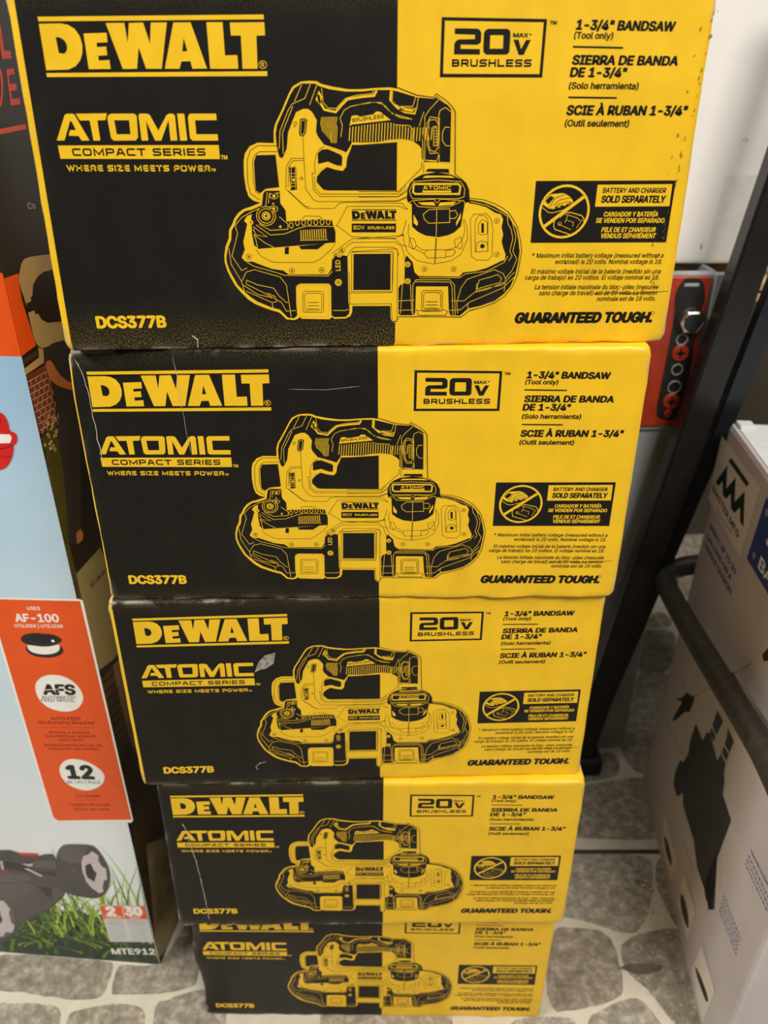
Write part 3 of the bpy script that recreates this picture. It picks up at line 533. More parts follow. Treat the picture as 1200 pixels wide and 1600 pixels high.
l 3 Y 7 -1418 1635 -1317 1551 -1321 1492 -1535 1479
l 3 Y 7 -1744 1527 -1579 1404 -1713 1428 -1743 1499
l 3 Y 7 -1182 1359 -838 1363
l 3 Y 7 -1536 1791 -1521 1899 -1401 1907
l 3 Y 7 -1573 1755 -1543 1917
l 3 Y 7 -1742 1434 -1604 1329 -1509 1281
l 3 Y 7 -1706 1273 -1718 1368 -1737 1424
l 3 Y 7 -1535 1479 -1665 1554
c 3 Y -1279 1536 23 32 8 12
c 3 Y -1203 1564 23 31 8 12
c 3 Y -1128 1565 23 31 8 12
c 3 Y -1054 1567 23 31 8 12
c 3 Y -979 1569 23 31 8 12
c 3 Y -904 1570 23 31 8 12
c 3 Y -829 1572 23 31 8 12
l 3 Y 10 -1166 1479 -1165 1366
l 3 Y 10 -1138 1480 -1138 1367
l 3 Y 10 -1111 1482 -1111 1368
l 3 Y 10 -1084 1483 -1083 1369
l 3 Y 10 -1056 1484 -1056 1370
l 3 Y 10 -1029 1486 -1028 1371
l 3 Y 10 -1002 1487 -1001 1372
l 3 Y 10 -974 1488 -973 1373
l 3 Y 10 -947 1489 -946 1373
l 3 Y 10 -920 1491 -918 1374
l 3 Y 10 -892 1492 -891 1375
l 3 Y 10 -865 1493 -863 1376
f 2 K -1199 1291 -869 1322 -970 1250 -1173 1252
f 2 K -1372 1279 -1321 1282 -1328 1196 -1377 1197
l 2 K 6 -1727 1254 -1674 1177 -1560 1114 -1502 1098 -1026 1093 -945 1131 -803 1245 -751 1321 -747 1453
l 2 K 6 -745 1528 -725 1528
l 2 K 6 -794 1197 -543 1372 -10 1367 70 1294 140 1274
l 2 K 6 -1140 1605 -1109 1642 -926 1637 -898 1603
l 2 K 6 -655 1195 -624 1272 -544 1328 -10 1329 70 1274 101 1187 116 1100
l 2 K 6 -597 1166 -565 1233 -505 1271 -29 1266 21 1227 32 1159
l 2 K 6 -546 1219 11 1246 31 1178
l 2 K 6 -550 1213 -559 727 -42 720 -45 1214 -550 1213
l 2 K 6 -596 707 -46 708
l 2 K 6 -599 568 -56 565 -44 374 -23 336 14 336
l 2 K 6 21 1198 18 352
l 2 K 6 -29 1214 -42 720
l 2 K 6 -587 970 -583 568
f 2 K -527 1190 -65 1189 -67 740 -539 746
@hood_picture
s 1 r -1072 14223 -850 14439 -696 14492 -558 14480 -488 14426 -461 14293 -474 14156 -392 14134 -364 14061 -404 13946 -467 13914 -499 13765 -605 13581 -730 13467 -960 13423 -1142 13482 -1242 13660 -1205 13943
f 2 w -746 14097 -483 14099 -464 14040 -514 13947 -787 13927
f 2 R -717 14406 -583 14374 -576 14326 -607 14275 -754 14258
l 2 R 16 -714 13834 -587 13864 -490 13918
l 2 R 16 -764 13730 -678 13681 -562 13711
@feature_panel
f 1 w -1699 10865 56 10932 111 10903 138 5185 78 5110 -1627 4969 -1688 5103
f 2 o -1651 10836 59 10887 109 5205 -1550 5023 -1616 5087 -1631 5201
t 3 w -970 10636 -723 10648 71 0.03 0 |USES
t 3 w -1253 10358 -416 10398 171 0.06 0 |AF-100
t 3 w -1297 10226 -375 10269 70 0.03 0 |UTILISER | UTILIZAR
s 3 b -1257 9960 -1187 10051 -1045 10108 -872 10122 -762 10103 -633 10111 -514 10067 -444 9994 -487 9922 -615 9853 -768 9808 -940 9806 -1137 9828 -1239 9883
s 3 b -1204 9754 -1162 9809 -527 9867 -472 9783 -483 9695 -579 9609 -751 9544 -940 9541 -1119 9582 -1202 9666
s 4 w -1160 9801 -1137 9828 -940 9806 -768 9808 -615 9853 -525 9876 -540 9761 -606 9687 -732 9634 -924 9613 -1091 9646 -1163 9721
s 4 B -1079 9989 -988 10046 -770 10069 -602 10053 -541 10005 -597 9941 -751 9888 -952 9884 -1057 9929
c 5 b -854 9942 109 67 16 16
c 5 w -635 9951 32 32 0 12
s 3 w -1241 8790 -1159 8962 -983 9102 -771 9142 -549 9096 -379 8925 -303 8708 -324 8519 -469 8300 -665 8208 -875 8204 -1096 8291 -1232 8491
t 4 k -1102 8628 -428 8669 235 0.1 0.1 |AFS
f 5 w -1090 8741 -757 8787 -760 8772 -1094 8723
f 5 w -800 8717 -556 8764 -559 8749 -803 8702
t 4 k -1153 8516 -455 8559 69 0.02 0 |AUTOMATIC
t 4 k -1176 8434 -470 8478 70 0.02 0 |FEED SPOOL.
t 3 m -1090 7963 -471 8006 75 0.05 0 |AUTO FEED
t 3 m -1358 7840 -212 7917 76 0.03 0 |No Bumping Required
l 3 m 8 -1339 7747 -223 7822
t 3 m -1199 7591 -360 7649 73 0.02 0 |Bobine a avance
t 3 m -1304 7482 -252 7562 74 0.02 0 |automatique avance
t 3 m -1039 7402 -524 7439 74 0.02 0 |sans heurt
t 3 m -1383 7228 -168 7318 75 0.02 0 |Autoalimentación no se
t 3 m -1297 7137 -254 7210 75 0.02 0 |requieren sacudidas
s 3 w -1213 6545 -1142 6742 -988 6889 -793 6930 -555 6875 -366 6723 -263 6563 -268 6392 -383 6187 -616 6036 -812 6009 -1048 6107 -1186 6290
t 4 k -1068 6356 -472 6391 356 0.1 0 |12
t 4 k -1109 6197 -387 6252 79 0.01 0 |IN. | PO | PULG
t 3 m -996 5798 -466 5842 73 0.03 0 |Cut Swath
l 3 m 7 -1013 5707 -437 5751
t 3 m -1188 5525 -284 5600 74 0.02 0 |Largeur de coupe
t 3 m -1124 5386 -342 5450 74 0.02 0 |Ancho de corte
@trimmer_picture
s 4 g1 -3695 3835 -3118 3910 -2842 3948 -2726 3869 -2255 3789 -2054 3900 -1812 3899 -1947 3130 -1813 2670 -1994 2338 -2503 1783 -3143 1344 -3420 864 -3693 526 -4618 256
f 5 r -2728 3863 -2244 3893 -2241 3807 -2635 3782
f 5 r2 -3761 3136 -3195 3214 -2940 3141 -3796 2998
f 5 g2 -3796 2998 -2665 3153 -2603 2924 -2970 2816 -3868 2718
f 5 g0 -3095 3539 -2474 3505 -2503 3271 -1965 3262 -1970 3128 -2302 3159 -2696 3217 -3160 3267
f 5 g3 -3886 2647 -2782 2837 -2532 2728 -2696 2503 -3326 2081 -3701 2460
f 5 g0 -2485 2733 -2172 2699 -2222 2347 -2373 2400
f 5 g3 -2158 2769 -1843 2633 -2488 1857 -2624 1877 -2206 2314
f 6 w2 -2723 3496 -2520 3500 -2431 3549 -2466 3440 -2539 3416
f 6 w2 -2577 3346 -2286 3127 -2340 3088 -2692 3334
f 6 w2 -3210 3527 -3149 3549 -3180 3232 -3234 3243
f 5 g2 -2376 3646 -1878 3682 -1926 3399 -2450 3409
f 6 g1 -3059 3689 -2376 3646 -2443 3541 -3098 3571
s 6 g1 -1839 3767 -1769 4000 -1643 4187 -1515 4279 -942 4321 -833 4206 -732 3914 -661 3566 -690 3200 -812 2816 -970 2558 -1174 2431 -1401 2440 -1754 2505 -1953 2655 -1989 3092
s 7 g2 -1782 3934 -1646 4171 -1519 4263 -989 4301 -1154 3999 -1290 3630 -1707 3651
f 7 w2 -1192 3915 -1071 3975 -961 4098 -868 4012 -835 3952 -872 3803 -821 3598 -742 3541 -775 3157 -861 3114 -944 2835 -927 2735 -1047 2636 -1120 2730 -1197 2807 -1290 3034 -1312 3398 -1271 3729
f 8 g0 -1209 3590 -1068 3692 -1049 3557 -1028 3428 -982 3351 -1051 3177 -1099 3038 -1163 3115 -1231 3174 -1245 3339
f 7 r2 -1534 3457 -1437 3500 -1458 3333 -1559 3332
s 6 g2 -3977 2290 -3514 2271 -3321 1904 -3311 1544 -3390 1204 -3579 807 -3766 632 -4420 551
f 7 w2 -4051 1999 -3462 2101 -3371 1790 -3438 1656 -3466 1287 -3411 1164 -3502 929 -3565 865 -3705 886 -3814 683 -4380 709
f 8 g0 -4164 1553 -3649 1668 -3677 1501 -3651 1413 -3717 1239 -4271 1136
f 4 w3 -1139 2193 -38 2306 -21 934 -1111 813
f 5 o -1132 2173 -596 2228 -619 1749 -1109 1697
f 5 o -569 2231 -51 2291 -41 1810 -589 1752
t 6 w -1017 1846 -764 1876 299 0.12 0 |2
t 6 w -565 1899 -124 1951 298 0.12 0 |30
t 6 w -1072 1729 -669 1777 85 0.03 0 |YEAR
t 6 w -457 1788 -199 1819 84 0.03 0 |DAY
l 5 g4 18 -1054 1607 -657 1647
l 5 g4 18 -543 1668 -93 1715
l 5 g4 18 -1038 1515 -682 1550
l 5 g4 18 -526 1576 -120 1618
l 5 g4 10 -1023 1422 -661 1459
l 5 g4 10 -546 1479 -148 1520
l 5 g4 10 -1062 1322 -686 1361
l 5 g4 10 -530 1387 -94 1432
l 5 g4 10 -1047 1229 -665 1268
l 5 g4 10 -549 1289 -122 1334
l 5 g4 10 -1031 1135 -690 1169
l 5 g4 10 -533 1196 -150 1235
l 5 g4 10 -1071 1034 -669 1076
l 5 g4 10 -553 1097 -96 1146
l 5 g4 10 -1056 939 -694 976
l 5 g4 10 -536 1003 -124 1047
l 5 w 8 -615 1732 -585 878
t 6 w -1142 325 -40 451 219 0.06 0 |MTE912
@brand_letters
f 1 r3 1086 19772 1195 19697 1158 19416 1313 19412 1297 19319 1067 19310 1102 19812
f 1 r3 743 19212 975 19202 995 19130 969 19007 891 18843 826 18751 781 18721 547 18731 580 18811 816 18808 855 18865 917 19008 936 19106 702 19113
f 1 r3 1111 19187 1313 19201 1296 19128 1143 19112 1133 19004 1293 19012 1280 18927 1121 18920 1108 18815 1304 18824 1294 18744 1041 18732
f 1 r4 432 18447 1235 18484 1325 18488 1334 18421 1229 18414 648 18391 403 18376
t 1 w3 960 17356 1158 17339 90 0 0 |Co
@side_picture
f 1 o -302 16554 -91 16556 382 16543 332 16386 314 16177 343 15952 423 15435 5 15397 -62 16271
s 2 be 375 16523 522 16701 722 16713 1191 16652 2047 16530 1736 15181 899 15336 718 15321 555 15344 456 15414 397 15580 398 16091 332 16386
f 3 k 1525 16383 1018 16425 841 16398 674 16306 589 16151 549 16151 532 16089 398 16091 383 15952 564 15942 576 15878 654 15868 698 15766 851 15666 1392 15551
f 1 nv 590 15325 899 15336 1559 15234 1446 14405 1097 13474 468 11793 137 11992 419 13244 568 14477 613 14707 724 14765 820 15074 544 15152
s 2 sk 545 15121 724 15110 787 14988 846 14846 1079 14602 1446 14405 1394 14267 1078 14475 767 14639 607 14807 559 14969
f 1 br1 7 15351 455 15356 448 15265 10 15260
f 1 be 453 15385 590 15325 532 15121 7 15101 -14 15199 429 15237
f 1 br 20 15084 572 15079 652 14693 605 14337 510 14148 64 14083 17 14128
l 2 w2 10 2 14987 536 14965
l 2 w2 10 7 14887 536 14864
l 2 w2 10 12 14786 536 14762
l 2 w2 10 17 14685 536 14659
l 2 w2 10 23 14583 536 14556
l 2 w2 10 28 14479 536 14452
l 2 w2 10 33 14375 536 14347
l 2 w2 10 39 14270 536 14241
l 2 w2 10 44 14164 536 14134
l 2 w2 10 88 14979 84 14897
l 2 w2 10 228 14979 224 14896
l 2 w2 10 370 14979 367 14895
l 2 w2 10 516 14979 513 14893
l 2 w2 10 144 14861 140 14777
l 2 w2 10 286 14859 282 14774
l 2 w2 10 430 14858 427 14772
l 2 w2 10 577 14856 575 14770
l 2 w2 10 92 14780 88 14696
l 2 w2 10 233 14778 229 14693
l 2 w2 10 377 14776 373 14690
l 2 w2 10 523 14774 521 14687
l 2 w2 10 148 14659 145 14574
l 2 w2 10 291 14656 288 14569
l 2 w2 10 437 14652 434 14565
l 2 w2 10 585 14649 583 14561
l 2 w2 10 96 14578 92 14493
l 2 w2 10 238 14574 234 14488
l 2 w2 10 383 14570 380 14482
l 2 w2 10 531 14565 528 14477
l 2 w2 10 153 14454 149 14367
l 2 w2 10 297 14448 293 14361
l 2 w2 10 444 14443 441 14354
l 2 w2 10 594 14437 591 14348
l 2 w2 10 100 14372 96 14286
l 2 w2 10 243 14366 240 14279
l 2 w2 10 390 14360 386 14271
l 2 w2 10 539 14353 536 14264
l 2 w2 10 157 14245 153 14157
l 2 w2 10 303 14238 299 14149
l 2 w2 10 451 14230 448 14140
l 2 w2 10 602 14222 599 14131
l 2 w2 10 104 14163 100 14075
l 2 w2 10 249 14155 245 14066
l 2 w2 10 396 14146 393 14056
l 2 w2 10 547 14138 544 14047
f 3 be 180 14043 243 14046 239 13992 184 13996
f 3 be 210 13993 273 13996 270 13941 213 13945
f 3 be 406 14250 470 14254 467 14200 410 14203
f 3 be 47 13916 109 13919 106 13865 51 13869
f 3 be 252 14207 315 14211 311 14157 255 14161
f 3 be 443 13978 508 13981 505 13925 447 13930
f 3 be 388 13997 453 14000 450 13945 393 13949
f 3 be 392 14202 456 14206 454 14151 396 14155
f 3 be 240 13811 304 13813 300 13758 243 13763
f 3 be 230 13896 294 13899 291 13844 234 13848
f 3 be 421 14245 485 14249 482 14194 425 14198
f 3 be 338 13945 403 13948 400 13893 343 13897
f 3 be 307 14311 371 14316 368 14262 311 14265
f 3 be 399 13995 464 13998 461 13943 403 13947
f 3 be 265 13793 329 13795 326 13739 269 13744
f 3 be 254 13770 318 13772 315 13717 258 13722
f 3 be 176 13882 240 13885 236 13830 180 13834
f 3 be 164 13801 227 13804 224 13749 168 13753
f 3 be 482 14199 547 14203 545 14148 487 14151
f 3 be 216 14233 278 14237 275 14183 219 14187
f 3 be 440 14001 505 14004 502 13948 444 13953
f 3 be 357 14122 421 14125 418 14071 361 14074
f 3 be 300 14092 364 14095 360 14041 304 14045
f 3 be 208 14005 271 14009 267 13954 211 13958
f 3 be 216 13798 279 13801 276 13745 219 13750
f 3 be 242 13770 306 13773 303 13717 246 13722
f 3 be 286 13710 350 13712 347 13656 290 13662
f 3 be 400 14191 464 14195 462 14140 404 14144
f 3 be 293 13724 357 13726 354 13670 297 13676
f 3 be 391 13936 456 13939 453 13884 396 13888
f 3 be 404 14159 468 14163 466 14108 408 14112
f 3 be 366 13944 431 13947 428 13892 370 13896
f 3 be 295 14296 359 14300 356 14246 299 14249
f 3 be 285 13711 350 13713 347 13657 289 13663
f 1 ol 21 14027 501 14126 419 13244 137 11992 161 10106 -359 10815 54 13835
f 2 sk 398 12057 554 12056 609 11924 550 11831 357 11846
f 1 gy 59 11363 1047 11367 1297 10433 1425 9709 1592 9031 765 8949 26 9179 -16 10249
t 2 k 505 10825 1424 10786 102 0.02 0 |Easily
f 1 br2 187 8898 1099 8825 2612 1629 1804 -954 1373 -320 -50 418
f 2 sk2 657 8857 919 8805 1022 6609 852 6212 716 6633 665 7931
l 2 k 50 200 8791 589 8669
l 2 k 50 208 8565 598 8447
l 2 k 50 216 8335 608 8221
l 2 k 50 225 8102 617 7991
l 2 k 50 233 7866 627 7759
l 2 k 50 242 7626 637 7522
l 2 k 50 250 7382 647 7283
l 2 k 50 259 7134 657 7039
l 2 k 50 268 6882 667 6792
l 2 k 50 277 6626 677 6541
l 2 k 50 286 6367 688 6286
l 2 k 50 296 6102 699 6027
l 2 k 50 305 5834 710 5764
f 2 ol2 481 3789 1837 2569 1804 -954 1494 -497 -54 295
@maker_label
f 1 lb -307 11373 2606 11450 2562 9702 -218 9680
f 2 gn 514 11081 638 11224 2004 11249 1912 11113
f 2 gn 34 10290 515 10969 811 10497 1191 10992 1484 10512 1890 10994 2319 10328 2069 10314 1870 10573 1652 10306 1389 10271 1142 10537 950 10291 688 10269 474 10527 263 10277
t 2 k -58 10012 2194 9948 152 0.045 0 |MASTER MFG
l 2 lb2 24 560 9817 1857 9871
l 2 lb2 20 537 9734 1706 9804
@blue_panel
f 1 bl 3018 11448 7375 11221 7805 10004 2917 9882
t 2 w 3550 10076 6235 10067 263 0.05 0 |BATTERY
f 2 w 3550 10773 3804 10787 3832 10685 3625 10678
c 2 lb2 3241 11206 89 83 0 12
c 2 lb2 3226 10151 92 84 0 12
@claim_text
t 1 bt 355 9177 2568 9213 137 0.05 0 |SPRAY UP TO 30
t 1 bt 334 8871 2409 8946 137 0.05 0 |GALLONS ON A
t 1 bt 376 8624 2633 8706 138 0.05 0 |SINGLE CHARGE!
@faint_text
l 1 bt2 22 567 7180 1876 7276
l 1 bt2 22 596 7062 1870 7169
l 1 bt2 22 626 6944 1864 7061
l 1 bt2 32 3827 1946 5030 2066
l 1 bt2 32 4461 1533 5539 1474
l 1 bt2 32 6265 1458 7412 1389
l 1 bt2 32 600 935 2257 963
l 1 bt2 32 2576 1341 3328 1281
l 1 bt2 32 724 4976 1389 4966
l 1 bt2 32 438 3046 2437 3478
@tank_callout
t 1 bt 6812 5319 8225 5626 63 0.05 0 |TRANSLUCENT TANK
l 1 bt 38 6807 5179 6901 5196
l 1 bt 38 6943 5204 7045 5223
l 1 bt 38 7086 5230 7191 5250
l 1 bt 38 7232 5257 7347 5278
l 1 bt 38 7386 5285 7483 5303
l 1 bt 38 7522 5310 7631 5330
l 1 bt 38 7670 5337 7710 5345
l 1 bt 38 7747 5352 7820 5365
l 1 bt 38 7857 5372 7964 5391
l 1 bt 38 8000 5398 8084 5413
l 1 bt 38 6801 5049 6919 5072
l 1 bt 38 6961 5080 7012 5090
l 1 bt 38 7053 5097 7132 5113
l 1 bt 38 7173 5120 7233 5132
l 1 bt 38 7274 5140 7357 5156
l 1 bt 38 7396 5163 7481 5179
l 1 bt 38 7520 5187 7560 5194
l 1 bt 38 7598 5202 7653 5212
l 1 bt 38 7691 5220 7751 5231
l 1 bt 38 7788 5238 7894 5258
l 1 bt 38 7931 5265 8024 5283
l 1 bt 38 6795 4919 6851 4930
l 1 bt 38 6894 4938 7002 4960
l 1 bt 38 7044 4968 7096 4978
l 1 bt 38 7137 4986 7228 5005
l 1 bt 38 7269 5013 7319 5023
l 1 bt 38 7359 5030 7399 5038
l 1 bt 38 7438 5046 7546 5068
l 1 bt 38 7585 5075 7639 5086
l 1 bt 38 7678 5094 7732 5105
l 1 bt 38 7770 5112 7882 5134
l 1 bt 38 7919 5142 8020 5162
l 1 bt2 8 6077 5185 6657 5101
@strap_callout
l 1 bt 38 6446 3404 6504 3413
l 1 bt 38 6541 3418 6648 3433
l 1 bt 38 6684 3439 6759 3449
l 1 bt 38 6795 3454 6879 3466
l 1 bt 38 6914 3472 6964 3479
l 1 bt 38 6999 3484 7099 3498
l 1 bt 38 7134 3503 7216 3515
l 1 bt 38 7250 3520 7349 3534
l 1 bt 38 7382 3539 7475 3552
l 1 bt 38 7509 3557 7561 3564
l 1 bt 38 6453 3287 6517 3297
l 1 bt 38 6554 3302 6603 3310
l 1 bt 38 6640 3315 6687 3322
l 1 bt 38 6723 3328 6764 3334
l 1 bt 38 6800 3339 6857 3348
l 1 bt 38 6893 3353 6971 3365
l 1 bt 38 7006 3370 7041 3375
l 1 bt 38 7076 3380 7157 3393
l 1 bt 38 7192 3398 7249 3406
l 1 bt 38 7283 3412 7338 3420
l 1 bt 38 7372 3425 7460 3438
l 1 bt 38 7494 3443 7558 3453
l 1 bt 38 6461 3169 6521 3179
l 1 bt 38 6558 3185 6631 3196
l 1 bt 38 6667 3202 6755 3215
l 1 bt 38 6791 3221 6831 3227
l 1 bt 38 6867 3233 6972 3249
l 1 bt 38 7007 3255 7044 3260
l 1 bt 38 7079 3266 7165 3279
l 1 bt 38 7200 3285 7292 3299
l 1 bt 38 7326 3305 7361 3310
l 1 bt 38 7395 3315 7481 3329
l 1 bt 38 7515 3334 7572 3343
l 1 bt 38 6468 3051 6549 3064
l 1 bt 38 6586 3070 6623 3076
l 1 bt 38 6660 3082 6700 3089
l 1 bt 38 6736 3095 6786 3103
l 1 bt 38 6822 3108 6926 3125
l 1 bt 38 6962 3131 7011 3139
l 1 bt 38 7046 3145 7134 3159
l 1 bt 38 7169 3165 7267 3181
l 1 bt 38 7302 3186 7400 3202
l 1 bt 38 7433 3208 7490 3217
l 1 bt 38 7523 3222 7580 3232
l 1 bt 38 6476 2932 6552 2945
l 1 bt 38 6590 2951 6684 2967
l 1 bt 38 6720 2973 6765 2981
l 1 bt 38 6801 2987 6891 3002
l 1 bt 38 6927 3008 7019 3024
l 1 bt 38 7054 3030 7150 3046
l 1 bt 38 7184 3052 7222 3058
l 1 bt 38 7256 3064 7355 3080
l 1 bt 38 7389 3086 7429 3093
l 1 bt 38 7463 3099 7519 3108
l 1 bt 38 7553 3114 7626 3126
l 1 bt2 8 5726 4031 6321 3228
@sprayer_picture
s 1 dk 1178 3454 1213 3652 1365 4099 1567 4543 1096 4173 1070 4201 1438 4542 1603 4866 1766 5038 1894 5031 2088 5225 2233 5262 2209 5015 2146 4671 1914 4511 1741 4271 1540 3901
f 1 dk 2700 4853 3335 4895 3419 5237 3590 5405 4346 5275 4424 5639 4746 5694 4818 5387 4965 5264 5062 4981 5747 4959 5742 4594 5700 3650 5853 3353 6287 2663 6045 2311 5790 2433 4956 2355 4395 2617 3296 2572 3074 2796 2804 2323 2383 2340 2261 2631 2377 3253 2591 3375 2747 3838 2641 4240
f 1 dk 3615 6153 4077 6228 3933 5654 3888 5413 3590 5405 3583 5595 3616 5857
f 2 lb 3575 5605 3612 5658 3944 5664 3914 5618
f 1 dk 4367 6320 4824 6352 4784 5974 4762 5676 4456 5601 4441 5899 4448 6112
f 2 lb 4398 5839 4426 5884 4784 5974 4760 5929
f 2 lb 4407 5569 4440 5620 4791 5706 4761 5654
f 1 dk 5523 2467 5593 3819 6007 3134 6086 2722 6134 2433 5750 2333
f 0 lt 4278 4768 4728 4232 5654 4044 5571 4311 4945 4557
l 1 g4 24 2148 5223 3445 6935 4543 8310
l 1 dk 64 3453 6925 3846 7443 4723 7547 4875 7310 4827 7170
l 1 dk 64 3846 7443 3756 7007 4364 7126
f 1 dk 4849 8787 4986 9070 5415 9496 5572 9294 4997 8735
l 1 lb2 10 3025 6979 4364 7126
l 1 g4 16 1725 3078 2654 3663
f 1 lb 2302 1084 3858 1122 3864 337 2707 298
f 1 lb 4389 1328 5511 1515 5595 462 4586 452
f 1 lb 6283 1265 7374 1429 7376 107 6216 241
s 2 dk 2599 689 3090 877 3782 744 3404 528 2962 525
s 2 dk 4484 866 5073 1061 5561 779 5228 600 4797 569
s 2 dk 6250 576 6777 811 7311 916 7235 691 6861 586 6488 508"""
GL = {}
for ln in GLYPHS.split('\n'):
    ch, rest = ln[0], ln[1:]
    wd, sp = rest.split(':', 1)
    GL[ch] = (int(wd), [[tuple(map(int, q.split(','))) for q in s.split(' ')] for s in sp.split(';') if s])
SQ = {'A': (1, [[(0, 0), (.36, 1), (.64, 1), (1, 0)], [(.2, .3), (.8, .3)]]), 'B': (1, [[(0, 0), (0, 1)], [(0, 1), (.94, 1), (.94, .52)], [(0, .5), (1, .5), (1, 0), (0, 0)]]), 'C': (1, [[(1, 1), (0, 1), (0, 0), (1, 0)]]),
 'E': (.95, [[(0, 0), (0, 1)], [(0, 1), (1, 1)], [(0, .5), (.92, .5)], [(0, 0), (1, 0)]]), 'H': (1, [[(0, 0), (0, 1)], [(1, 0), (1, 1)], [(0, .5), (1, .5)]]), 'I': (.02, [[(0, 0), (0, 1)]]), 'L': (.9, [[(0, 1), (0, 0)], [(0, 0), (1, 0)]]),
 'M': (1.25, [[(0, 0), (0, 1), (.5, .12), (1, 1), (1, 0)]]), 'O': (1.05, [[(.5, 1), (0, 1), (0, 0), (1, 0), (1, 1), (.5, 1)]]), 'P': (1, [[(0, 0), (0, 1)], [(0, 1), (1, 1), (1, .4), (0, .4)]]), 'R': (1, [[(0, 0), (0, 1)], [(0, 1), (1, 1), (1, .42), (0, .42)], [(.55, .42), (1, 0)]]),
 'S': (1, [[(1, 1), (0, 1), (0, .5), (1, .5), (1, 0), (0, 0)]]), 'T': (1, [[(0, 1), (1, 1)], [(.5, 1), (.5, 0)]]), 'U': (1, [[(0, 1), (0, 0), (1, 0), (1, 1)]]), 'V': (1, [[(0, 1), (.5, 0), (1, 1)]]), 'W': (1.5, [[(0, 1), (.27, 0), (.5, .9), (.73, 0), (1, 1)]]), 'Z': (1, [[(0, 1), (1, 1)], [(1, 1), (0, 0)], [(0, 0), (1, 0)]]), '2': (1, [[(0, 1), (1, 1), (1, .5), (0, .5), (0, 0), (1, 0)]]), '0': (1.05, [[(.5, 1), (0, 1), (0, 0), (1, 0), (1, 1), (.5, 1)]])}

def fill_contours(conts):
    cu = bpy.data.curves.new('tmp', 'CURVE'); cu.dimensions = '2D'; cu.fill_mode = 'BOTH'
    for c in conts:
        s = cu.splines.new('POLY'); s.points.add(len(c)-1)
        for p, q in zip(s.points, c): p.co = (q[0], q[1], 0, 1)
        s.use_cyclic_u = True
    o = bpy.data.objects.new('tmp', cu); me = bpy.data.meshes.new_from_object(o)
    V = [(v.co.x, v.co.y) for v in me.vertices]; Fc = [tuple(p.vertices) for p in me.polygons]
    bpy.data.objects.remove(o); bpy.data.curves.remove(cu); bpy.data.meshes.remove(me)
    return V, Fc

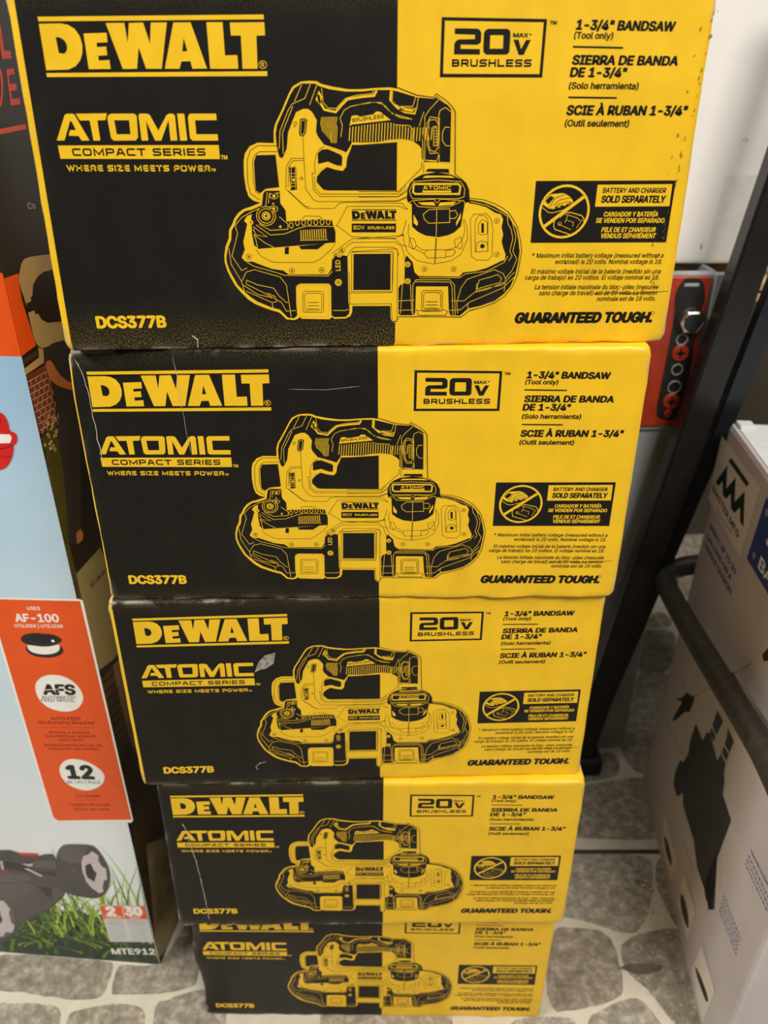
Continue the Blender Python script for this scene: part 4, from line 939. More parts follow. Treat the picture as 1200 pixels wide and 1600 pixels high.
class Flat:
    """a printed layer: flat shapes in plane coordinates (x right, y up), stacked by level"""
    def __init__(s, clip=None): s.v, s.f, s.m, s.slots, s.clip = [], [], [], [], clip
    def slot(s, k):
        if k not in s.slots: s.slots.append(k)
        return s.slots.index(k)
    def add(s, V, Fc, lv, k):
        o = len(s.v); s.v += [(a, b, lv) for a, b in V]; i = s.slot(k)
        for f in Fc: s.f.append(tuple(o+j for j in f)); s.m.append(i)
    def poly(s, p, lv, k):
        if s.clip is not None:        # keep the part of the shape that lies on the panel, x >= clip
            q = []
            for a, c in zip(p, p[1:]+p[:1]):
                if a[0] >= s.clip: q.append(a)
                if (a[0] >= s.clip) != (c[0] >= s.clip):
                    t = (s.clip-a[0])/(c[0]-a[0]); q.append((s.clip, a[1]+(c[1]-a[1])*t))
            p = q
            if len(p) < 3: return
        s.add(p, [tuple(range(len(p)))], lv, k)
    def ring(s, cx, cy, rx, ry, wd, n, lv, k):
        cs = [(math.cos(2*math.pi*i/n), math.sin(2*math.pi*i/n)) for i in range(n)]
        if not wd: s.poly([(cx+rx*a, cy+ry*b) for a, b in cs], lv, k); return
        V = [(cx+(rx-wd/2)*a, cy+(ry-wd/2)*b) for a, b in cs]+[(cx+(rx+wd/2)*a, cy+(ry+wd/2)*b) for a, b in cs]
        s.add(V, [(i, (i+1) % n, n+(i+1) % n, n+i) for i in range(n)], lv, k)
    def line(s, p, wd, lv, k, wy=None):
        p = [q for i, q in enumerate(p) if i == 0 or (abs(q[0]-p[i-1][0])+abs(q[1]-p[i-1][1])) > 1e-9]
        if len(p) < 2: return
        ky = (wy or wd)/wd   # y thickness ratio
        P = [Vector((x, y/ky)) for x, y in p]; closed = (P[0]-P[-1]).length < 1e-7 and len(P) > 3
        n = len(P); V = []
        for i in range(n):
            a = P[i]-P[i-1] if i > 0 else (P[0]-P[-2] if closed else P[1]-P[0])
            b = P[i+1]-P[i] if i < n-1 else (P[1]-P[0] if closed else P[i]-P[i-1])
            a = a.normalized(); b = b.normalized(); t = a+b
            t = t.normalized() if t.length > 1e-6 else a
            nn = Vector((-t.y, t.x)); na = Vector((-a.y, a.x)); k2 = min(1/max(nn.dot(na), .35), 2.0)
            V += [tuple(P[i]+nn*wd/2*k2), tuple(P[i]-nn*wd/2*k2)]
        V = [(x, y*ky) for x, y in V]
        s.add(V, [(2*i, 2*i+1, 2*i+3, 2*i+2) for i in range(n-1)], lv, k)
    def text(s, tx, x0, y0, x1, y1, cap, b, sh, lv, k, vert=False):
        adv, cs, second = 0, [], []
        for ch in tx:
            wd, sp = GL[ch]
            for i, c in enumerate(sp):
                (second if ch == 'D' and i else cs).append([(x+adv, y) for x, y in c])     # the stem of D overlaps its bowl
            adv += wd
        lo = min(x for c in cs for x, _ in c); hi = max(x for c in cs for x, _ in c)
        sy = cap/509.0; r = b*cap
        L = (y1-y0) if vert else (x1-x0)
        sx = (L-2*r-(0 if vert else sh*cap*.6))/(hi-lo)
        groups = [cs]+([second] if second else [])
        sh_ = [(0, 0)] if r <= 0 else [(r*math.cos(a*math.pi/4)*(1 if vert else max(1, min(1.5, sx/sy))), r*.8*math.sin(a*math.pi/4)) for a in range(8)]
        j = 0
        for g in groups:
            V, Fc = fill_contours([[((x-lo)*sx+r+sh*y*sy, y*sy) for x, y in c] for c in g])
            if vert: V = [(x0-y, y0+x) for x, y in V]
            else: V = [(x0+x, y0+y+(y1-y0)*x/(x1-x0)) for x, y in V]
            for dx, dy in sh_: s.add([(x+dx, y+dy) for x, y in V], Fc, lv+.04*j, k); j += 1
    def square(s, tx, x0, y0, x1, y1, cap, t, lv, k):
        gap = .26; adv = 0.0; items = []
        for ch in tx:
            if ch == ' ': adv += .75; continue
            wd, ps = SQ[ch]; items.append((adv, wd, ps)); adv += wd+gap+t
        tot = adv-gap; sx = (x1-x0)/tot; th = t*cap; tx_ = min(th*1.35, t*sx*1.0)
        for a, wd, ps in items:
            for p in ps:
                q = []
                for i, (x, y) in enumerate(p):
                    corner = 0 < i < len(p)-1
                    if corner and len(p) > 2 and not (p[i-1][0] != x and p[i-1][1] != y) and not (p[i+1][0] != x and p[i+1][1] != y):
                        A = Vector(p[i-1]); Bp = Vector((x, y)); Cq = Vector(p[i+1]); rr = .2
                        d1 = (A-Bp); d2 = (Cq-Bp); r1 = min(rr/d1.length, .45); r2 = min(rr/d2.length, .45)
                        q += [Bp+d1*r1, Bp+d1*r1*.3+d2*r2*.3, Bp+d2*r2]
                    else: q.append(Vector((x, y)))
                W = [(a+t/2+wd*v.x, v.y) for v in q]
                pts = [(x0+X*sx, y0+(y1-y0)*X/tot+th/2+Y*(cap-th)) for X, Y in W]
                for e, f in ((0, 1), (-1, -2)):     # square caps
                    d = Vector(pts[e])-Vector(pts[f]); d = d.normalized()
                    pts[e] = (pts[e][0]+d.x*tx_*.5, pts[e][1]+d.y*th*.5)
                s.line(pts, tx_, lv, k, th)
    def build(s, name, parent, face, step=6e-5, offset=8e-5):
        """face(x, y, out) -> local point; out is the distance off the board"""
        me = bpy.data.meshes.new(name)
        me.from_pydata([face(x, y, offset+z*step) for x, y, z in s.v], [], s.f)
        for k in s.slots: me.materials.append(M[k])
        me.polygons.foreach_set('material_index', s.m); me.update()
        o = bpy.data.objects.new(name, me); COL.objects.link(o); o.parent = parent
        return o

def chaikin(p, it=2):
    for _ in range(it):
        q = []
        for i in range(len(p)):
            a, b = p[i], p[(i+1) % len(p)]
            q += [(a[0]*.75+b[0]*.25, a[1]*.75+b[1]*.25), (a[0]*.25+b[0]*.75, a[1]*.25+b[1]*.75)]
        p = q
    return p
SECT = {}
for ln in ART.split('\n'):
    if ln.startswith('@'): cur = SECT.setdefault(ln[1:], []); continue
    cur.append(ln)
UN = 1/20000.0
def pairs(a): return [(a[i]*UN, a[i+1]*UN) for i in range(0, len(a), 2)]
def artwork(sect, F=None, only=None):
    F = F or Flat()
    for ln in (SECT[sect] if only is None else SECT[sect][only:only+1]):
        tx = None
        if ln[0] in 'tqv': ln, tx = ln.split(' |', 1)
        p = ln.split(); kd, lv, k = p[0], int(p[1]), p[2]; a = [float(x) for x in p[3:]]
        if kd == 'f': F.poly(pairs(a), lv, k)
        elif kd == 's': F.poly(chaikin(pairs(a), 2), lv, k)
        elif kd == 'l': F.line(pairs(a[1:]), a[0]*UN, lv, k)
        elif kd == 'c': F.ring(a[0]*UN, a[1]*UN, a[2]*UN, a[3]*UN, a[4]*UN, int(a[5]), lv, k)
        elif kd == 't': F.text(tx, a[0]*UN, a[1]*UN, a[2]*UN, a[3]*UN, a[4]*UN, a[5], a[6], lv, k)
        elif kd == 'q': F.square(tx, a[0]*UN, a[1]*UN, a[2]*UN, a[3]*UN, a[4]*UN, a[5], lv, k)
        elif kd == 'v': F.text(tx, a[0]*UN, a[1]*UN, a[2]*UN, a[3]*UN, a[4]*UN, a[5], 0, lv, k, True)
    return F

# ------------------------------------------------------------------ object helpers
def thing(name, label, cat, loc=(0, 0, 0), rz=0, group=None):
    o = bpy.data.objects.new(name, None); COL.objects.link(o); o.location = loc; o.rotation_euler = (0, 0, rz); o.empty_display_size = .02
    return tag(o, label, cat, group)
def tag(o, label, cat, group=None, kind=None):
    o['label'] = label; o['category'] = cat
    if group: o['group'] = group
    if kind: o['kind'] = kind
    return o
def obj(name, bm, mats, parent=None, smooth=False):
    me = bpy.data.meshes.new(name); bm.normal_update(); bm.to_mesh(me); bm.free()
    for m in (mats if isinstance(mats, list) else [mats]): me.materials.append(m)
    if smooth:
        for p in me.polygons: p.use_smooth = True
    o = bpy.data.objects.new(name, me); COL.objects.link(o)
    if parent: o.parent = parent
    return o
def box(bm, x0, x1, y0, y1, z0, z1, bevel=0.0, seg=2):
    r = bmesh.ops.create_cube(bm, size=1); vs_ = r['verts']
    for v in vs_: v.co = Vector((x0 if v.co.x < 0 else x1, y0 if v.co.y < 0 else y1, z0 if v.co.z < 0 else z1))
    if bevel:
        es = list({e for v in vs_ for e in v.link_edges})
        bmesh.ops.bevel(bm, geom=es, offset=bevel, segments=seg, affect='EDGES', profile=.5)
    return bm
def hexa(bm, P, bevel=0.0):
    vs_ = [bm.verts.new(p) for p in P]
    fs = [bm.faces.new([vs_[i] for i in f]) for f in ((0, 1, 2, 3), (7, 6, 5, 4), (0, 4, 5, 1), (1, 5, 6, 2), (2, 6, 7, 3), (3, 7, 4, 0))]
    bmesh.ops.recalc_face_normals(bm, faces=fs)
    if bevel: bmesh.ops.bevel(bm, geom=list({e for v in vs_ for e in v.link_edges}), offset=bevel, segments=2, affect='EDGES')
    return bm
def tube(bm, pts, r, n=16, caps=True):
    pts = [Vector(p) for p in pts]; rings = []
    up = Vector((0, 0, 1))
    for i, p in enumerate(pts):
        t = (pts[min(i+1, len(pts)-1)]-pts[max(i-1, 0)]).normalized()
        a = t.cross(up); a = a.normalized() if a.length > 1e-4 else Vector((1, 0, 0)); b = a.cross(t)
        rings.append([bm.verts.new(p+(a*math.cos(2*math.pi*k/n)+b*math.sin(2*math.pi*k/n))*r) for k in range(n)])
    for A, B in zip(rings, rings[1:]):
        for k in range(n): bm.faces.new((A[k], A[(k+1) % n], B[(k+1) % n], B[k]))
    if caps: bm.faces.new(rings[0][::-1]); bm.faces.new(rings[-1])
    bmesh.ops.recalc_face_normals(bm, faces=bm.faces[:])
    return bm
def disc(bm, c, r, y0, y1, n=24, dome=0.0):
    """short cylinder facing -y"""
    A = [bm.verts.new((c[0]+r*math.cos(2*math.pi*k/n), y1, c[1]+r*math.sin(2*math.pi*k/n))) for k in range(n)]
    B = [bm.verts.new((c[0]+r*math.cos(2*math.pi*k/n), y0+dome, c[1]+r*math.sin(2*math.pi*k/n))) for k in range(n)]
    Cc = [bm.verts.new((c[0]+.85*r*math.cos(2*math.pi*k/n), y0, c[1]+.85*r*math.sin(2*math.pi*k/n))) for k in range(n)]
    for k in range(n):
        bm.faces.new((A[k], A[(k+1) % n], B[(k+1) % n], B[k])); bm.faces.new((B[k], B[(k+1) % n], Cc[(k+1) % n], Cc[k]))
    bm.faces.new(Cc); bm.faces.new(A[::-1]); bmesh.ops.recalc_face_normals(bm, faces=bm.faces[:])
    return bm

def steps(a, b, r, n):
    base = [a, a+r*.12, a+r*.4, a+r, a+r*2.2]; end = [b-r*2.2, b-r, b-r*.4, b-r*.12, b]
    mid = [a+r*2.2+(b-a-r*4.4)*i/n for i in range(1, n)]
    return base+mid+end
def carton_mesh(name, xl, xr, dep, h, r, seed, mats, pick, rub=None, edge=1.0, rough=.0009, extra_x=(), dent=None, wear=lambda p, t: 1.0, nx=34, ny=8, nz=20):
    """rounded, slightly crushed box. xl, xr: functions of z/h giving the left and right faces; front at y=0"""
    rnd = Vector((seed*7.31, seed*3.17, seed*1.91))
    X = sorted(set([round(v, 6) for v in steps(0, 1, r/.39, nx)]) | set(extra_x)); Yy = steps(0, dep, r, ny); Z = steps(0, h, r, nz)
    bm = bmesh.new(); cache = {}
    rubL = bm.verts.layers.float.new('rub'); edL = bm.verts.layers.float.new('edge')
    def vert(i, j, k):
        key = (i, j, k)
        if key in cache: return cache[key]
        t = Z[k]/h; a, b = xl(t), xr(t)
        p = Vector((a+(b-a)*X[i], Yy[j], Z[k])); lo = Vector((a, 0, 0)); hi = Vector((b, dep, h))
        c = Vector([min(max(p[q], lo[q]+r), hi[q]-r) for q in range(3)])
        d = p-c; nout = sum(abs(d[q]) > 1e-9 for q in range(3))
        if nout >= 2:
            # push a cube corner onto the rounding
            m = max(abs(d[q]) for q in range(3)); d = d.normalized()*m
            p2 = c+d
        else: p2 = p
        near = sorted(min(p[q]-lo[q], hi[q]-p[q]) for q in range(3))
        e = max(0.0, 1-near[1]/(r*1.1))
        nz_ = noise.noise_vector(p2*70+rnd)*rough*1.6+noise.noise_vector(p2*260+rnd)*rough*.7
        p3 = p2+nz_*e*(.5 if min(t, 1-t) > .06 else 1.2)
        if nout == 3 or near[2] < r*2: p3 = p3+(Vector(((a+b)/2, dep/2, h/2))-p3).normalized()*max(0, r*2-near[2])*.35
        if dent: p3 = dent(p3, t)
        v = bm.verts.new(p3); v[edL] = e*edge*wear(p2, t); v[rubL] = rub(p2, t) if rub else 0.0
        cache[key] = v; return v
    nX, nY, nZ = len(X)-1, len(Yy)-1, len(Z)-1; faces = []
    for i in range(nX):
        for k in range(nZ):
            faces.append((vert(i, 0, k), vert(i+1, 0, k), vert(i+1, 0, k+1), vert(i, 0, k+1)))
            faces.append((vert(i+1, nY, k), vert(i, nY, k), vert(i, nY, k+1), vert(i+1, nY, k+1)))
        for j in range(nY):
            faces.append((vert(i, j, nZ), vert(i+1, j, nZ), vert(i+1, j+1, nZ), vert(i, j+1, nZ)))
            faces.append((vert(i+1, j, 0), vert(i, j, 0), vert(i, j+1, 0), vert(i+1, j+1, 0)))
    for j in range(nY):
        for k in range(nZ):
            faces.append((vert(0, j+1, k), vert(0, j, k), vert(0, j, k+1), vert(0, j+1, k+1)))
            faces.append((vert(nX, j, k), vert(nX, j+1, k), vert(nX, j+1, k+1), vert(nX, j, k+1)))
    for f in faces:
        ff = bm.faces.new(f); ff.smooth = True; ff.material_index = pick(ff.calc_center_median())
    return bm

# ------------------------------------------------------------------ floor and back wall
m_grout = mat('pale_grout', (204, 196, 176), .32, var=.07, scale=40, bump=.2, bscale=120)
def stone_mat():
    m = mat('stone_tile', (150, 144, 132), .34, bump=.25, bscale=90); nt = m.node_tree; N = nt.nodes.new; L = nt.links.new; b = nt.nodes['Principled BSDF']
    tc = N('ShaderNodeTexCoord'); n = N('ShaderNodeTexNoise'); n.inputs['Scale'].default_value = 75; n.inputs['Detail'].default_value = 10; n.inputs['Roughness'].default_value = .72; L(tc.outputs['Object'], n.inputs['Vector'])
    r = N('ShaderNodeValToRGB'); e = r.color_ramp.elements; e[0].position = .34; e[0].color = lin((116, 108, 94)); e[1].position = .66; e[1].color = lin((190, 182, 166)); x = e.new(.5); x.color = lin((148, 140, 125)); L(n.outputs['Fac'], r.inputs[0])
    at = N('ShaderNodeAttribute'); at.attribute_name = 'tone'
    mx = N('ShaderNodeMix'); mx.data_type = 'RGBA'; mx.blend_type = 'MULTIPLY'; mx.inputs[0].default_value = 1; L(r.outputs[0], mx.inputs[6]); L(at.outputs['Color'], mx.inputs[7]); L(mx.outputs[2], b.inputs['Base Color'])
    return m
m_stone = stone_mat()
STONES = [[(-0.471, 0.111), (-0.349, 0.096), (-0.337, 0.091), (-0.336, 0.078), (-0.34, 0.06), (-0.343, 0.05), (-0.378, 0.052), (-0.409, 0.058), (-0.441, 0.063), (-0.47, 0.067), (-0.486, 0.099)],
[(-0.327, 0.084), (-0.323, 0.09), (-0.276, 0.083), (-0.255, 0.141), (-0.248, 0.141), (-0.227, 0.066), (-0.239, 0.057), (-0.278, 0.053), (-0.318, 0.054), (-0.327, 0.057)],
[(-0.467, 0.049), (-0.426, 0.048), (-0.389, 0.043), (-0.382, 0.035), (-0.38, 0.014), (-0.38, -0.004), (-0.449, -0.001)],
[(-0.37, 0.032), (-0.362, 0.038), (-0.316, 0.042), (-0.295, 0.039), (-0.285, 0.029), (-0.282, 0.009), (-0.285, -0.009), (-0.363, -0.005)],
[(-0.274, 0.04), (-0.257, 0.044), (-0.224, 0.054), (-0.198, 0.05), (-0.191, 0.03), (-0.19, -0.011), (-0.265, -0.007)],
[(0.294, 0.38), (0.343, 0.396), (0.382, 0.399), (0.385, 0.375), (0.374, 0.352), (0.328, 0.343), (0.285, 0.343)],
[(0.4, 0.379), (0.41, 0.359), (0.433, 0.363), (0.482, 0.445), (0.516, 0.516), (0.544, 0.569), (0.5, 0.59), (0.471, 0.56), (0.432, 0.492), (0.413, 0.449), (0.398, 0.414)],
[(0.274, 0.33), (0.318, 0.332), (0.352, 0.339), (0.412, 0.345), (0.441, 0.334), (0.433, 0.274), (0.42, 0.238), (0.346, 0.238), (0.254, 0.247)],
[(0.243, 0.213), (0.276, 0.215), (0.368, 0.206), (0.37, 0.188), (0.354, 0.146), (0.334, 0.114), (0.319, 0.099), (0.302, 0.1), (0.275, 0.111), (0.248, 0.122), (0.222, 0.127)],
[(0.384, 0.205), (0.42, 0.203), (0.416, 0.16), (0.384, 0.102), (0.373, 0.104), (0.369, 0.135), (0.368, 0.163)],
[(0.208, 0.107), (0.243, 0.105), (0.269, 0.102), (0.281, 0.092), (0.285, 0.074), (0.281, 0.031), (0.271, 0.02), (0.247, 0.013), (0.218, 0.01), (0.185, 0.009)],
[(0.297, 0.085), (0.339, 0.095), (0.374, 0.099), (0.391, 0.068), (0.391, 0.025), (0.374, -0.027), (0.327, -0.017), (0.318, 0.012), (0.304, 0.035), (0.29, 0.05)],
[(0.227, -0.006), (0.247, 0.005), (0.293, 0.019), (0.305, -0.003), (0.314, -0.029), (0.3, -0.052), (0.216, -0.048)],
[(0.134, 0.001), (0.199, 0.0), (0.216, -0.008), (0.206, -0.047), (0.126, -0.043)],
[(0.529, 0.708), (0.577, 0.708), (0.597, 0.691), (0.541, 0.581), (0.495, 0.583), (0.488, 0.611)],
[(0.554, 0.739), (0.581, 0.767), (0.597, 0.763), (0.605, 0.737), (0.592, 0.716), (0.541, 0.719)],]
rs = random.Random(11)
def filler():
    out = []
    for i in range(-9, 12):
        for j in range(-10, 9):
            cx = i*.15+(j % 2)*.075+rs.uniform(-.015, .015); cy = j*.125+rs.uniform(-.012, .012)
            if (-.56 < cx < -.12 and -.1 < cy < .2) or (.1 < cx < .72 and -.11 < cy < .86): continue
            a0 = math.pi/6+rs.uniform(-.12, .12)
            out.append([(cx+.086*rs.uniform(.9, 1.04)*math.cos(a0+2*math.pi*q/6), cy+.074*rs.uniform(.9, 1.04)*math.sin(a0+2*math.pi*q/6)) for q in range(6)])
    return out
bm = bmesh.new(); box(bm, -1.6, 1.9, -1.6, 1.1, -.04, 0); tl = bm.loops.layers.float_color.new('tone')
for i, s in enumerate(STONES+filler()):
    cx_, cy_ = sum(q[0] for q in s)/len(s), sum(q[1] for q in s)/len(s); s = [(cx_+(q[0]-cx_)*1.05, cy_+(q[1]-cy_)*1.06) for q in s]
    p = chaikin(s); vs_ = [bm.verts.new((x+.002*noise.noise((x*90, y*90, 1)), y+.002*noise.noise((x*90, y*90, 5)), .0003+i*2e-6)) for x, y in p]
    f = bm.faces.new(vs_); f.material_index = 1
    if f.normal.z < 0 or f.calc_area() < 0: pass
    g = rs.uniform(.86, 1.1); tnt = rs.uniform(-.03, .05)
    for l_ in f.loops: l_[tl] = (g+tnt, g, g-tnt, 1)
bm.normal_update()
for f in bm.faces:
    if f.material_index == 1 and f.normal.z < 0: f.normal_flip()
# saw-cut seam between two tiles
for z, dx, k in ((.0006, .006, 2),):
    vs_ = [bm.verts.new(p) for p in ((.0, .236, z), (.412, .2155, z), (.412, .2085, z), (.0, .229, z))]; f = bm.faces.new(vs_); f.material_index = 2
    f.normal_update()
    if f.normal.z < 0: f.normal_flip()
fl = obj('floor', bm, [m_grout, m_stone, mat('tile_seam', (60, 52, 42), .7)]); fl['kind'] = 'structure'
bm = bmesh.new(); box(bm, -1.6, 1.9, 1.06, 1.1, 0, 2.4)
wl = obj('wall_back', bm, mat('dark_panel', (62, 54, 40), .7, var=.2, scale=6)); wl['kind'] = 'structure'

# ------------------------------------------------------------------ the stack of five bandsaw cartons
PARTS = ['logo_print', 'series_print', 'model_print', 'tool_picture', 'badge_print', 'product_print', 'notice_print', 'fine_print', 'slogan_print']
front = lambda x, y, o: (x, -o, y)
PRINTS = {}
LABELS = ['topmost bandsaw box of the stack, widest in view, its top edge out of frame',
          'second bandsaw box from the top, creased across its logo, crushed upper left corner',
          'middle bandsaw box of the stack, with a torn grey sticker beside its lettering',
          'fourth bandsaw box from the top, with a long white scratch down its black half',
          'lowest bandsaw box standing on the stone floor, its logo half hidden by the box above']
POSE = [(0, 0, 0), (-.0115, -.0030, -.0444), (-.0109, -.0009, -.0172), (-.0081, -.0048, -.0483), (-.0087, .0121, -.0624)]
LEFT = [(-.2137, -.2082), (-.2070, -.2056), (-.2120, -.2104), (-.2080, -.2040), (-.2050, -.2030)]
RIGHT = [(.1806, .1764), (.1830, .1812), (.1806, .1790), (.1838, .1822), (.1820, .1824)]
STRIP = [.0046, .0016, .0034, 0, 0]
SCR = {0: [([(-.1315, .0096), (-.1285, .007), (-.1283, .0014)], .0012)],
       1: [([(-.199, .1934), (-.1959, .1824), (-.1945, .1712), (-.1943, .1528), (-.1939, .119)], .0009), ([(-.1345, .196), (-.1335, .165), (-.131, .125)], .0004), ([(-.06, .172), (-.035, .1715), (-.012, .174)], .0004)],
       3: [([(-.1863, .1489), (-.1837, .1358), (-.1826, .1198), (-.1801, .0997), (-.1783, .0716), (-.1771, .0424), (-.1767, .0224), (-.1763, .006)], .0010)],
       2: [([(-.108, .0165), (-.1095, .021), (-.106, .025), (-.1, .0265)], .0009)]}
for i in range(5):
    x, y, rz = POSE[i]
    root = thing('bandsaw_box', LABELS[i], 'box', (x, y, .2*(4-i)), rz, 'stacked bandsaw boxes')
    xl = (lambda t, a=LEFT[i]: a[0]+(a[1]-a[0])*t); xr = (lambda t, a=RIGHT[i]: a[0]+(a[1]-a[0])*t)
    def rub(p, t, i=i):
        if p.y > .004: return 0
        lo = max(0, 1-t/(.15 if i == 0 else .05))**1.25*(1.0 if i == 0 else .5)*(.55+.45*noise.noise((p.x*240, 0, 0)))
        hi = max(0, 1-(1-t)/.06)*.22
        return max(lo, hi)
    def dent(p, t, i=i):
        if i == 1 and p.x < -.15 and t > .85: p = p+Vector((.0, .006, -.003))*((t-.85)/.15)*min(1, (-.15-p.x)/.05)
        if i == 3 and t < .06 and p.y < .0045: p = p+Vector((0, 0, -.0042))*(1-t/.06)      # sagging lower lip over the box below
        if i == 4 and p.x < -.192 and t < .8: p = p+Vector((.0022*math.sin(t*8), .004*abs(math.sin(t*6.0)), 0))*min(1, (-.192-p.x)/.01)
        return p
    xs = tuple((v-xl(.5))/(xr(.5)-xl(.5)) for v in ([0.0]+([xl(.5)+STRIP[i]] if STRIP[i] else [])))
    st = STRIP[i]
    def pick(c, xl=xl, st=st):
        if c.x > 0: return 0
        t = min(max(c.z/.2, 0), 1)
        if st and (c.x < xl(t)+st): return 0
        return 1
    bm = carton_mesh("carton", xl, xr, .16, .198 if i == 4 else .2, .0028, i+1, None, pick, rub, 1.0, extra_x=xs, dent=dent, wear=lambda p, t, i=i: (1.0 if t < .04 or (t > .95 and p.x < -.1) or abs(p.x) > .165 and min(t, 1-t) < .12 else (.5 if i in (3, 4) else .25)))
    obj('carton', bm, [M['Y'], M['K']], root)
    for pn in PARTS:
        if i == 0: PRINTS[pn] = artwork(pn).build(pn, root, front)
        else:
            c = PRINTS[pn].copy(); COL.objects.link(c); c.parent = root
    if i in SCR:
        for p, wd in SCR[i]:
            F = Flat(); q = []
            for a, c in zip(p, p[1:]):
                for s_ in range(6):
                    u = s_/6; px_, py_ = a[0]+(c[0]-a[0])*u, a[1]+(c[1]-a[1])*u
                    q.append((px_+.0009*noise.noise((px_*900, py_*900, i)), py_))
            q.append(p[-1]); V = []
            for n_, a in enumerate(q):
                ww = wd*(.4+.8*abs(noise.noise((a[0]*700, a[1]*700, 3))))/2*(.3 if n_ in (0, len(q)-1) else 1)
                d_ = Vector(q[min(n_+1, len(q)-1)])-Vector(q[max(n_-1, 0)]); d_.normalize(); V += [(a[0]-d_.y*ww, a[1]+d_.x*ww), (a[0]+d_.y*ww, a[1]-d_.x*ww)]
            F.add(V, [(2*n_, 2*n_+1, 2*n_+3, 2*n_+2) for n_ in range(len(q)-1)], 7, 'S')
            F.build('scuff_mark', root, front)
    if i == 0:      # shade of the fold creases by the right-hand corner, painted as dark dabs
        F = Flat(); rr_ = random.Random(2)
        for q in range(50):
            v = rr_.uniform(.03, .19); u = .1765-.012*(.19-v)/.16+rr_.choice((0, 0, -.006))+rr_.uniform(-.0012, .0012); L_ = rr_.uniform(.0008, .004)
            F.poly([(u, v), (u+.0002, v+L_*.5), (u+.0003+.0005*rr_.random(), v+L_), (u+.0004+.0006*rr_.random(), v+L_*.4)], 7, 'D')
        F.build('fold_shade_dabs', root, front)['kind'] = 'stuff'
    if i == 2:
        bm = bmesh.new(); P = [(-.1023, .1285), (-.0992, .1372), (-.0978, .1398), (-.0925, .1462), (-.0862, .1478), (-.0843, .1487), (-.0852, .143), (-.0861, .1374), (-.0932, .1316), (-.0975, .1312)]
        vs_ = [bm.verts.new((a, -.0008-.0012*abs(noise.noise((a*300, b*300, 0))), b)) for a, b in P]; cv = bm.verts.new((-.092, -.0006, .139))
        for k in range(len(vs_)): bm.faces.new((vs_[k], vs_[(k+1) % len(vs_)], cv))
        s_ = obj('torn_sticker', bm, mat('torn_paper', (176, 172, 158), .6, var=.3, scale=260, rgb2=(110, 106, 96)), root); s_['label'] = 'torn scrap of grey sticker'
# ------------------------------------------------------------------ tall trimmer carton on the left
TF = Vector((0.99119, -0.13244, 0)); ang = math.atan2(TF.y, TF.x); TSK = math.radians(-5)
tb = thing('trimmer_box', 'tall grass trimmer box with sky blue front and orange panel', 'box', (-.27713, .08663, 0), ang)
def sky_mat():
    m = mat('sky_print', (190, 215, 232), .3); nt = m.node_tree; N = nt.nodes.new; L = nt.links.new
    tc = N('ShaderNodeTexCoord'); sp = N('ShaderNodeSeparateXYZ'); L(tc.outputs['Object'], sp.inputs[0])
    n = N('ShaderNodeTexNoise'); n.inputs['Scale'].default_value = 7; n.inputs['Detail'].default_value = 5; mp = N('ShaderNodeMapping'); mp.inputs['Scale'].default_value = (1, 1, 2.6); L(tc.outputs['Object'], mp.inputs[0]); L(mp.outputs[0], n.inputs['Vector'])
    a = N('ShaderNodeMath'); a.operation = 'MULTIPLY_ADD'; a.inputs[1].default_value = .16; L(n.outputs['Fac'], a.inputs[0]); L(sp.outputs['Z'], a.inputs[2])
    r = N('ShaderNodeValToRGB'); e = r.color_ramp.elements; e[0].position = .30; e[0].color = lin((226, 232, 234)); e[1].position = .86; e[1].color = lin((150, 190, 224)); x = e.new(.56); x.color = lin((196, 218, 232)); L(a.outputs[0], r.inputs[0])
    L(r.outputs[0], nt.nodes['Principled BSDF'].inputs['Base Color']); return m
M['sky'] = sky_mat(); M['kb'] = mat('black_side_print', (26, 23, 22), .42, var=.2, scale=20)
HB, WB, DB = 1.14, .40, .19
bm = bmesh.new()
sx, sy = math.sin(-TSK)*1.0, math.cos(TSK)
zs = [0, .004, .7695, .8315, HB]
def tv(x, y, z): return bm.verts.new((x+y*math.tan(-TSK)+.0, y, z))
R_ = .0004
prof = [(-WB, 0), (-R_*2, 0), (-R_*.6, R_*.15), (-R_*.15, R_*.6), (0, R_*2), (0, DB), (-WB, DB)]
rings = [[tv(x, y, z) for x, y in prof] for z in zs]
for a in range(len(zs)-1):
    for k in range(len(prof)):
        k2 = (k+1) % len(prof); f = bm.faces.new((rings[a][k], rings[a][k2], rings[a+1][k2], rings[a+1][k]))
        side = k in (3, 4, 5)
        z = (zs[a]+zs[a+1])/2
        f.material_index = (2 if z < .77 else (1 if z < .8315 else 2)) if side else (0 if z < .7695 else (1 if z < .8315 else 2))
        if side and z > .77 and z < .8315: f.material_index = 2
bm.faces.new(rings[0][::-1]); f = bm.faces.new(rings[-1]); f.material_index = 2
bmesh.ops.recalc_face_normals(bm, faces=bm.faces[:])
obj('carton', bm, [M['sky'], M['o'], M['kb']], tb)
tfront = lambda x, y, o: (x, -o, y)
tside = lambda s, z, o: (s*math.sin(-TSK)+o, s*math.cos(TSK), z)
